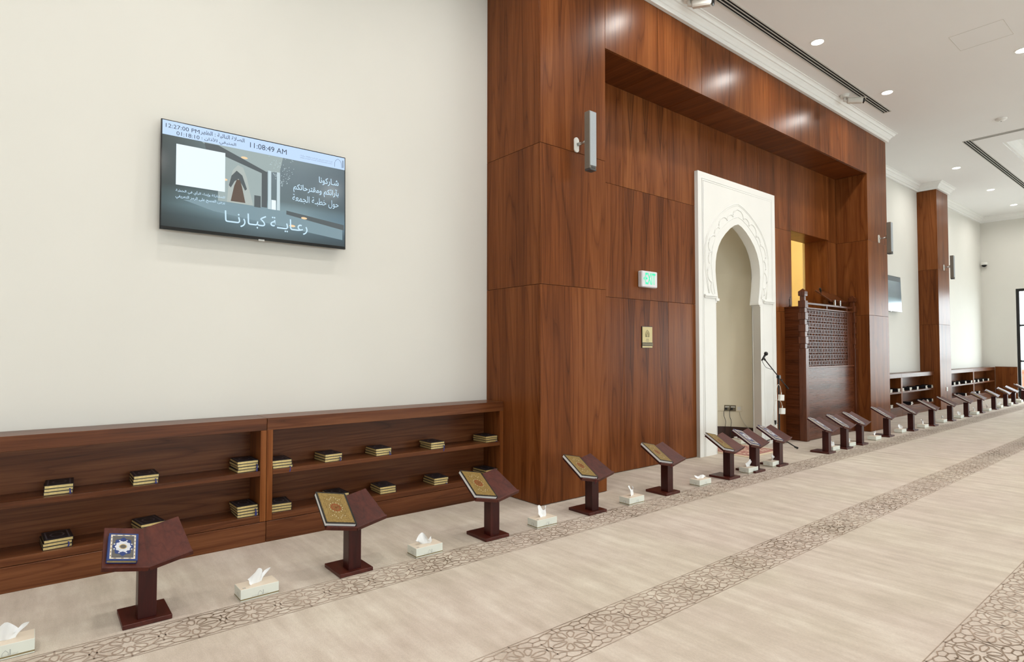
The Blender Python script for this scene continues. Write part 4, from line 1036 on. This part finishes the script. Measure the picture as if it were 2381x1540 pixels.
def cable(name, pts, r_, m, label, cat='cable'):
    # smooth Catmull-Rom
    P = [Vector(p) for p in pts]; out = []
    for i in range(len(P)-1):
        p0, p1, p2, p3 = P[max(i-1, 0)], P[i], P[i+1], P[min(i+2, len(P)-1)]
        for k in range(8):
            t = k/8; out.append(0.5*((2*p1)+(p2-p0)*t+(2*p0-5*p1+4*p2-p3)*t*t+(3*p1-p0-3*p2+p3)*t**3))
    out.append(P[-1])
    return tag(MB().tube(out, r_, 6).build(name, M[m], smooth=True), label, cat)
for a, lb in ((35.5, 'black power lead from the left socket in the niche'), (29.5, 'black power lead from the right socket in the niche')):
    q = lambda da, z, rr: on_niche(R(a+da), z, rr)
    cable('power_lead', [q(1.2, 0.465, 0.765), q(3.5, 0.44, 0.745), q(3.6, 0.36, 0.752), q(2.0, 0.28, 0.755), q(2.8, 0.16, 0.745), q(3.0, 0.04, 0.72), q(-2, 0.008, 0.66)], 0.004, 'cable_b', lb)
cable('white_lead', [on_niche(R(23), 0.43, 0.785), on_niche(R(21), 0.34, 0.775), on_niche(R(14), 0.20, 0.765), on_niche(R(2), 0.10, 0.74), on_niche(R(-6), 0.03, 0.66), (8.02, 4.18, 0.008), (8.10, 4.12, 0.008)], 0.004, 'cable_w', 'pale cable drooping along the mihrab niche wall')

# prayer rug in front of the mihrab
o = empty('prayer_rug', (7.42, 4.22, 0.0015), 0, 'small red and cream prayer rug lying before the mihrab niche', 'rug')
MB().box(-0.42, 0.42, -0.36, 0.36, 0, 0.006).build('border', M['rug_edge'], o)
MB().box(-0.37, 0.37, -0.31, 0.31, 0.006, 0.0075).build('red_band', M['rug_red'], o)
MB().box(-0.30, 0.30, -0.24, 0.24, 0.0075, 0.009).build('field', M['rug'], o)
fr = MB()
for k in range(40):
    for s in (-1, 1): x = s*0.42; y = -0.35+0.7*k/39; fr.box(min(x, x+s*0.03), max(x, x+s*0.03), y-0.003, y+0.003, 0.0, 0.003)
fr.build('fringe', M['rug_edge'], o, kind='stuff')

# ------------------------------------------------------------------ minbar (pulpit)
MX0, MX1, MY = 8.835, 10.715, 4.0
mn = empty('minbar', ((MX0+MX1)/2, MY, 0), label='dark walnut minbar with a lattice front and notched corner posts', cat='pulpit')
ox = (MX0+MX1)/2; hw = (MX1-MX0)/2
cbox('front_panel', -hw+0.095, hw-0.10, 0.03, 0.055, 0.004, 1.075, M['minbar_x'], mn, 0.002)
cbox('panel_rail', -hw+0.095, hw-0.10, 0.018, 0.06, 1.075, 1.10, M['minbar_x'], mn, 0.002)
cbox('side_panel', -hw+0.015, -hw+0.04, 0.09, YR-MY-0.002, 0.004, 1.98, M['minbar_y'], mn, 0.002)
cbox('side_panel', hw-0.04, hw-0.015, 0.09, YR-MY-0.002, 0.004, 1.98, M['minbar_y'], mn, 0.002)
cbox('side_cap', -hw+0.005, -hw+0.05, 0.11, YR-MY-0.002, 1.98, 2.0, M['minbar_y'], mn, 0.002)
cbox('platform', -hw+0.04, hw-0.04, 0.10, YR-MY-0.002, 0.90, 0.95, M['minbar_x'], mn, 0.002)
cbox('inner_platform', 9.10-ox, 10.41-ox, YR-MY+0.0, 4.70-MY, 0.90, 0.95, M['minbar_x'], mn, 0.002)
cbox('top_rail', -hw+0.09, hw-0.10, 0.03, 0.07, 2.03, 2.06, M['minbar_x'], mn, 0.002)
cbox('lattice_rail', -hw+0.09, hw-0.10, 0.025, 0.065, 1.965, 1.985, M['minbar_x'], mn, 0.002)
for x in (-hw+0.16, -0.12, hw-0.30): cbox('rail_post', x-0.016, x+0.016, 0.035, 0.065, 1.985, 2.03, M['minbar'], mn, 0.001)
cbox('lattice_stile', hw-0.30, hw-0.10, 0.035, 0.06, 1.10, 1.965, M['minbar'], mn, 0.002)
lx0, lx1, lz0, lz1 = -hw+0.095, hw-0.30, 1.10, 1.965
lat = MB(); cell = (lz1-lz0)/9.0; ncx = int(round((lx1-lx0)/cell)); cw = (lx1-lx0)/ncx; b_ = 0.0085
for i in range(ncx+1):
    for d in (-0.02, 0.02):
        x = lx0+i*cw+d
        if lx0 <= x <= lx1: lat.box(x-b_/2, x+b_/2, 0.036, 0.050, lz0, lz1)
for j in range(10):
    for d in (-0.02, 0.02):
        z = lz0+j*cell+d
        if lz0 <= z <= lz1: lat.box(lx0, lx1, 0.038, 0.052, z-b_/2, z+b_/2)
for i in range(ncx):
    for j in range(9):
        cx, cz = lx0+(i+0.5)*cw, lz0+(j+0.5)*cell; q = cell/2-0.018
        for sg in (-1, 1):
            T = Matrix.Translation((cx, 0.046, cz)) @ Matrix.Rotation(sg*PI/4, 4, 'Y'); lat.box(-q*1.35, q*1.35, -0.005, 0.005, -b_/2, b_/2, T)
lat.build('lattice', M['minbar'], mn, kind='stuff')
def post(xa, xb):
    p = cbox('corner_post', xa, xb, 0.0, 0.105, 0.004, 1.37, M['minbar'], mn, 0.004)
    c = (xa+xb)/2; w = (xb-xa)/2
    seg = [(1.37, 1.44, 0.78), (1.44, 1.545, 1.0), (1.545, 1.62, 0.78), (1.62, 1.725, 1.0), (1.725, 1.80, 0.78), (1.80, 1.905, 1.0), (1.905, 1.975, 0.78), (1.975, 2.08, 1.0), (2.08, 2.15, 0.62)]
    for a, b, f in seg:
        cbox('post_block', c-w*f, c+w*f, 0.0525-0.0525*f, 0.0525+0.0525*f, a, b, M['minbar'], mn, 0.003)
    mb = MB(); v = [(-w, -w, 0), (w, -w, 0), (w, w, 0), (-w, w, 0), (-w*1.05, -w*1.05, 0.018), (w*1.05, -w*1.05, 0.018), (w*1.05, w*1.05, 0.018), (-w*1.05, w*1.05, 0.018),
                    (-w*1.05, -w*1.05, 0.066), (w*1.05, -w*1.05, 0.066), (w*1.05, w*1.05, 0.066), (-w*1.05, w*1.05, 0.066), (0, 0, 0.112)]
    f = [(3, 2, 1, 0)]+[(i, (i+1) % 4, 4+(i+1) % 4, 4+i) for i in range(4)]+[(4+i, 4+(i+1) % 4, 8+(i+1) % 4, 8+i) for i in range(4)]+[(8+i, 8+(i+1) % 4, 12) for i in range(4)]
    mb.add(v, f).build('finial', M['minbar'], mn, (c, 0.0525, 2.15))
post(-hw, -hw+0.092); post(hw-0.092, hw)
# reading desk of the minbar
T = Matrix.Translation((10.34-ox, 0.26, 2.235)) @ Matrix.Rotation(R(38), 4, 'X')
MB().box(-0.30, 0.30, -0.16, 0.16, -0.012, 0.012, T).build('reading_desk', M['panel_x'], mn, bev=0.003)
MB().box(-0.30, 0.30, -0.175, -0.16, -0.012, 0.03, T).build('desk_lip', M['minbar_x'], mn, bev=0.002)
for x in (9.98, 10.18): cbox('desk_support', x-ox-0.011, x-ox+0.011, 0.04, 0.062, 2.06, 2.15, M['chrome'], mn, 0.002)
cbox('desk_column', 10.26-ox, 10.34-ox, 0.26, 0.34, 0.95, 2.19, M['minbar'], mn, 0.002)
def gooseneck(x, y, z0, pts, label, mic=True):
    o = empty('gooseneck_microphone', (x, y, z0), label=label, cat='microphone')
    MB().tube(pts, 0.0055, 8).build('gooseneck', M['black'], o, smooth=True)
    if mic:
        a, b = Vector(pts[-1]), Vector(pts[-1])+(Vector(pts[-1])-Vector(pts[-2])).normalized()*0.09
        MB().tube([a, a.lerp(b, 0.1), a.lerp(b, 0.8), b], [0.008, 0.016, 0.017, 0.010], 10).build('capsule', M['black'], o, smooth=True)
    MB().lathe([(0.02, 0), (0.02, 0.012), (0.012, 0.016)], n=14).build('mount', M['black'], o)
gooseneck(10.10, 4.30, 2.245, [(0, 0, 0.0), (-0.02, 0.0, 0.03), (-0.06, -0.01, 0.06)], 'black gooseneck microphone on the minbar reading desk')
gooseneck(8.870, 4.24, 2.000, [(0, 0, 0.01), (-0.012, 0, 0.06), (-0.016, 0, 0.11), (0.0, 0, 0.140), (0.022, 0, 0.150)], 'thin black gooseneck on the left side of the minbar', False)

# ------------------------------------------------------------------ microphone stand with boom
ms = empty('microphone_stand', (8.21, 4.10, 0.0012), label='black boom microphone stand on a tripod before the mihrab', cat='microphone stand')
MB().tube([(0, 0, 0.10), (0, 0, 0.965)], 0.011, 10).build('pole', M['black'], ms)
MB().lathe([(0.022, 0.05), (0.026, 0.08), (0.026, 0.15), (0.016, 0.17)], n=14).build('hub', M['black'], ms)
for a in (250, 10, 130):
    c, s_ = math.cos(R(a)), math.sin(R(a)); l = MB().tube([(0.02*c, 0.02*s_, 0.11), (0.30*c, 0.30*s_, 0.018)], 0.008, 8).build('leg', M['black'], ms)
    MB().tube([(0.275*c, 0.275*s_, 0.022), (0.325*c, 0.325*s_, 0.014)], [0.012, 0.014], 8).build('rubber_foot', M['black'], l)
MB().tube([(0.0, -0.02, 0.965), (0.0, 0.02, 0.965)], 0.026, 14).build('clutch', M['black'], ms)
bd = Vector((-0.50, 0.0, 0.325)).normalized()
MB().tube([Vector((0, 0, 0.965))-bd*0.30, Vector((0, 0, 0.965))+bd*0.50], 0.0075, 8).build('boom', M['black'], ms)
MB().tube([Vector((0, 0, 0.965))-bd*0.33, Vector((0, 0, 0.965))-bd*0.24], 0.012, 8).build('counterweight', M['black'], ms)
MB().tube([(0.0, -0.03, 0.92), (-0.02, -0.06, 0.93)], 0.008, 8).build('knob', M['black'], ms)
MB().tube([(-0.11, 0.0, 0.36), (-0.11, 0.0, 0.30)], [0.016, 0.008], 10).build('spare_clip', M['black'], ms)
MB().tube([(-0.11, 0.0, 0.33), (0, 0, 0.30)], 0.004, 6).build('clip_arm', M['black'], ms)
tip = Vector((8.21, 4.10, 0.9662))+bd*0.50
o = empty('microphone', tip, label='black handheld microphone clipped to the boom tip', cat='microphone')
d2 = Vector((0.07, -0.02, 0.085)).normalized()
MB().tube([Vector((0, 0, 0))-d2*0.045, Vector((0, 0, 0))+d2*0.055], [0.011, 0.016], 10).build('handle', M['black'], o, smooth=True)
hb = MB(); 
for j in range(9): pass
hc = d2*0.075
hb.lathe([(0.028*math.sin(PI*(k+0.15)/8.3), -0.028*math.cos(PI*(k+0.15)/8.3)) for k in range(9)], c=hc, n=14); hb.build('head', M['black'], o, smooth=True)
MB().tube([(0, 0, 0), bd*(-0.05)], 0.014, 8).build('clip', M['black'], o)
pa = Vector((8.21, 4.10, 0.9662))
cable('microphone_lead', [tip-d2*0.045, tip+Vector((-0.03, -0.01, -0.07)), tip+Vector((0.05, -0.01, -0.13)), pa+bd*0.28+Vector((0, -0.02, -0.04)), pa+bd*0.2+Vector((0, -0.012, 0))], 0.003, 'cable_b', 'thin black lead hanging from the boom microphone')
for z, dx, lb in ((0.675, -0.005, 'upper white adapter box hanging on the microphone stand'), (0.485, 0.02, 'lower white adapter box hanging on the microphone stand')):
    o = empty('adapter_box', (8.21+dx, 4.075, z), label=lb, cat='adapter', group='adapter boxes on the microphone stand'); o.rotation_euler = (0, R(4), R(-8))
    MB().box(-0.048, 0.048, -0.030, 0.008, -0.042, 0.042).build('housing', M['wplast'], o, bev=0.004)
    MB().box(-0.036, 0.036, -0.0315, -0.030, -0.030, 0.030).build('face_plate', M['wplast'], o, bev=0.001)
    MB().tube([(0, -0.01, 0.04), (0, -0.01, 0.075)], 0.006, 8).build('plug', M['wplast'], o)
cable('white_lead', [(8.205, 4.065, 0.75), (8.19, 4.07, 0.83), (8.15, 4.08, 0.86), (8.11, 4.08, 0.80), (8.02, 4.08, 0.50), (7.93, 4.08, 0.20), (7.91, 4.09, 0.03), (7.88, 4.10, 0.012)], 0.0035, 'cable_w', 'white lead looping from the upper adapter box to the floor')
cable('white_lead', [(8.23, 4.065, 0.56), (8.20, 4.07, 0.62), (8.13, 4.08, 0.645), (8.07, 4.085, 0.635)], 0.0035, 'cable_w', 'short white lead arching from the lower adapter box')

# ------------------------------------------------------------------ ceiling fittings
def downlight(x, y, label, lamp=True):
    o = empty('downlight', (x, y, ZC), label=label, cat='downlight', group='recessed ceiling downlights')
    MB().lathe([(0.088, -0.004), (0.086, 0.0), (0.070, 0.0), (0.070, -0.004)], n=28).build('trim_ring', M['crown'], o, smooth=False)
    MB().lathe([(0.0685, -0.0052), (0.0685, -0.003)], n=28).build('lens', M['lamp_lens'], o)
    l = bpy.data.lights.new('downlight_lamp', 'AREA'); l.shape = 'DISK'; l.size = 0.13; l.energy = DOWNLIGHT_W; l.color = DOWNLIGHT_COL; l.spread = R(158)
    lo = bpy.data.objects.new('downlight_lamp', l); COL.objects.link(lo); lo.parent = o; lo.location = (0, 0, -0.012)
    return o
vis = {(7.452, 3.175): 'downlight in front of the wooden frame, nearer one', (9.720, 3.163): 'downlight in front of the wooden frame, farther one', (9.67, 1.62): 'downlight cut by the right edge of the picture',
       (14.90, 3.60): 'downlight nearest the narrow column', (17.57, 3.59): 'middle downlight of the far ceiling row', (19.86, 3.585): 'last downlight before the far wall'}
for (x, y), lb in vis.items(): downlight(x, y, lb)
rest = [(5.18, 3.18), (2.91, 3.18), (0.64, 3.18), (-1.63, 3.18), (-3.9, 3.18)]+[(x, 1.62) for x in (7.4, 5.13, 2.86, 0.59, -1.7, 12.0)]+[(x, y) for y in (-0.6, -3.0, -5.6) for x in (-5.0, -1.7, 1.6, 4.9, 8.2, 11.5)]
for x, y in rest: downlight(x, y, 'recessed ceiling downlight outside the picture')

def slot_vent(xa, xb, y0, y1, label):
    o = empty('slot_diffuser', ((xa+xb)/2, (y0+y1)/2, ZC), label=label, cat='air vent'); w = (xb-xa)/2; d = (y1-y0)/2
    MB().box(-w, w, -d, d, -0.0015, 0.0).build('backing', M['void'], o)
    longx = w > d; n = 3
    L_, D_ = (w, d) if longx else (d, w); e = D_*2/ (n*2+1)*0.92
    for k in range(n+1):
        c = -D_+(2*D_)*k/n; t = 0.010 if k in (0, n) else e*0.30
        a, b = max(-D_, c-t), min(D_, c+t)
        m = MB()
        if longx: m.box(-L_, L_, a, b, -0.008, -0.0015)
        else: m.box(a, b, -L_, L_, -0.008, -0.0015)
        m.build('blade', M['vent'], o)
    for s in (-1, 1):
        if longx: MB().box(s*L_-0.008, s*L_+0.008, -D_, D_, -0.008, 0).build('end_cap', M['vent'], o)
        else: MB().box(-D_, D_, s*L_-0.008, s*L_+0.008, -0.008, 0).build('end_cap', M['vent'], o)
slot_vent(1.0, 10.52, 3.375, 3.490, 'long three-slot ceiling air diffuser above the wooden frame')
slot_vent(13.10, 20.5, 2.945, 3.070, 'long three-slot ceiling air diffuser near the far tray ceiling')
slot_vent(13.10, 13.20, -4.0, 2.94, 'slot air diffuser crossing the ceiling in front of the tray')
def cctv(x, y, rz, label):
    o = empty('security_camera', (x, y, ZC), rz, label, 'camera', 'bullet cameras on the ceiling')
    MB().lathe([(0.055, -0.045), (0.060, -0.03), (0.060, 0.0)], n=20).build('base', M['wplast'], o, smooth=False)
    MB().tube([(0, 0, -0.04), (0.0, 0.0, -0.085), (0.03, 0, -0.095)], 0.022, 10).build('joint', M['wplast'], o, smooth=True)
    T = Matrix.Translation((0.03, 0, -0.092)) @ Matrix.Rotation(R(8), 4, 'Y')
    b = MB().box(0.0, 0.21, -0.038, 0.038, -0.036, 0.036, T).build('housing', M['wplast'], o, bev=0.014)
    MB().box(0.208, 0.232, -0.035, 0.035, -0.034, 0.034, T).build('front_glass', M['gloss_black'], b, bev=0.010)
    MB().box(-0.005, 0.245, -0.041, 0.041, 0.034, 0.041, T).build('sun_shield', M['wplast'], b, bev=0.002)
    tt = MB().tube([T @ Vector((0.231, 0, 0.004)), T @ Vector((0.235, 0, 0.004))], 0.016, 14); tt.build('lens', M['dgrey'], b)
cctv(9.33, 3.600, R(-62), 'white bullet camera on the ceiling beside the vent end')
cctv(5.42, 3.635, R(-68), 'white bullet camera cut by the top edge of the picture')
o = empty('smoke_detector', (12.28, 2.35, ZC), label='small white smoke detector on the ceiling', cat='smoke detector')
MB().lathe([(0.035, -0.045), (0.045, -0.035), (0.075, -0.020), (0.080, 0.0)], n=24).build('housing', M['crown'], o, smooth=False)
MB().lathe([(0.010, -0.048), (0.010, -0.044)], n=10).build('indicator', M['dgrey'], o)
o = empty('dome_camera', (X1, 4.50, 3.78), label='white dome camera on the far wall near the corner', cat='camera')
MB().lathe([(0.085, 0.0), (0.085, 0.05), (0.07, 0.07)], n=20).build('housing', M['wplast'], o, loc=(-0.10, 0, 0))
MB().lathe([(0.01, -0.062), (0.035, -0.052), (0.055, -0.03), (0.062, 0.0)], n=20).build('dome', M['gloss_black'], o, loc=(-0.10, 0, 0), smooth=True)
MB().box(-0.1, -0.0005, -0.03, 0.03, 0.01, 0.06).build('bracket', M['wplast'], o)
# lamp of the small room behind the minbar
o = empty('alcove_lamp', (10.9, 5.6, 4.30), label='ceiling lamp in the small room behind the minbar', cat='lamp')
MB().lathe([(0.10, -0.03), (0.11, 0.0)], n=20).build('shade', M['lamp_lens'], o)
l = bpy.data.lights.new('alcove_bulb', 'POINT'); l.energy = 95; l.color = (1.0, 0.84, 0.56); l.shadow_soft_size = 0.1
lo = bpy.data.objects.new('alcove_bulb', l); COL.objects.link(lo); lo.parent = o; lo.location = (0, 0, -0.25)
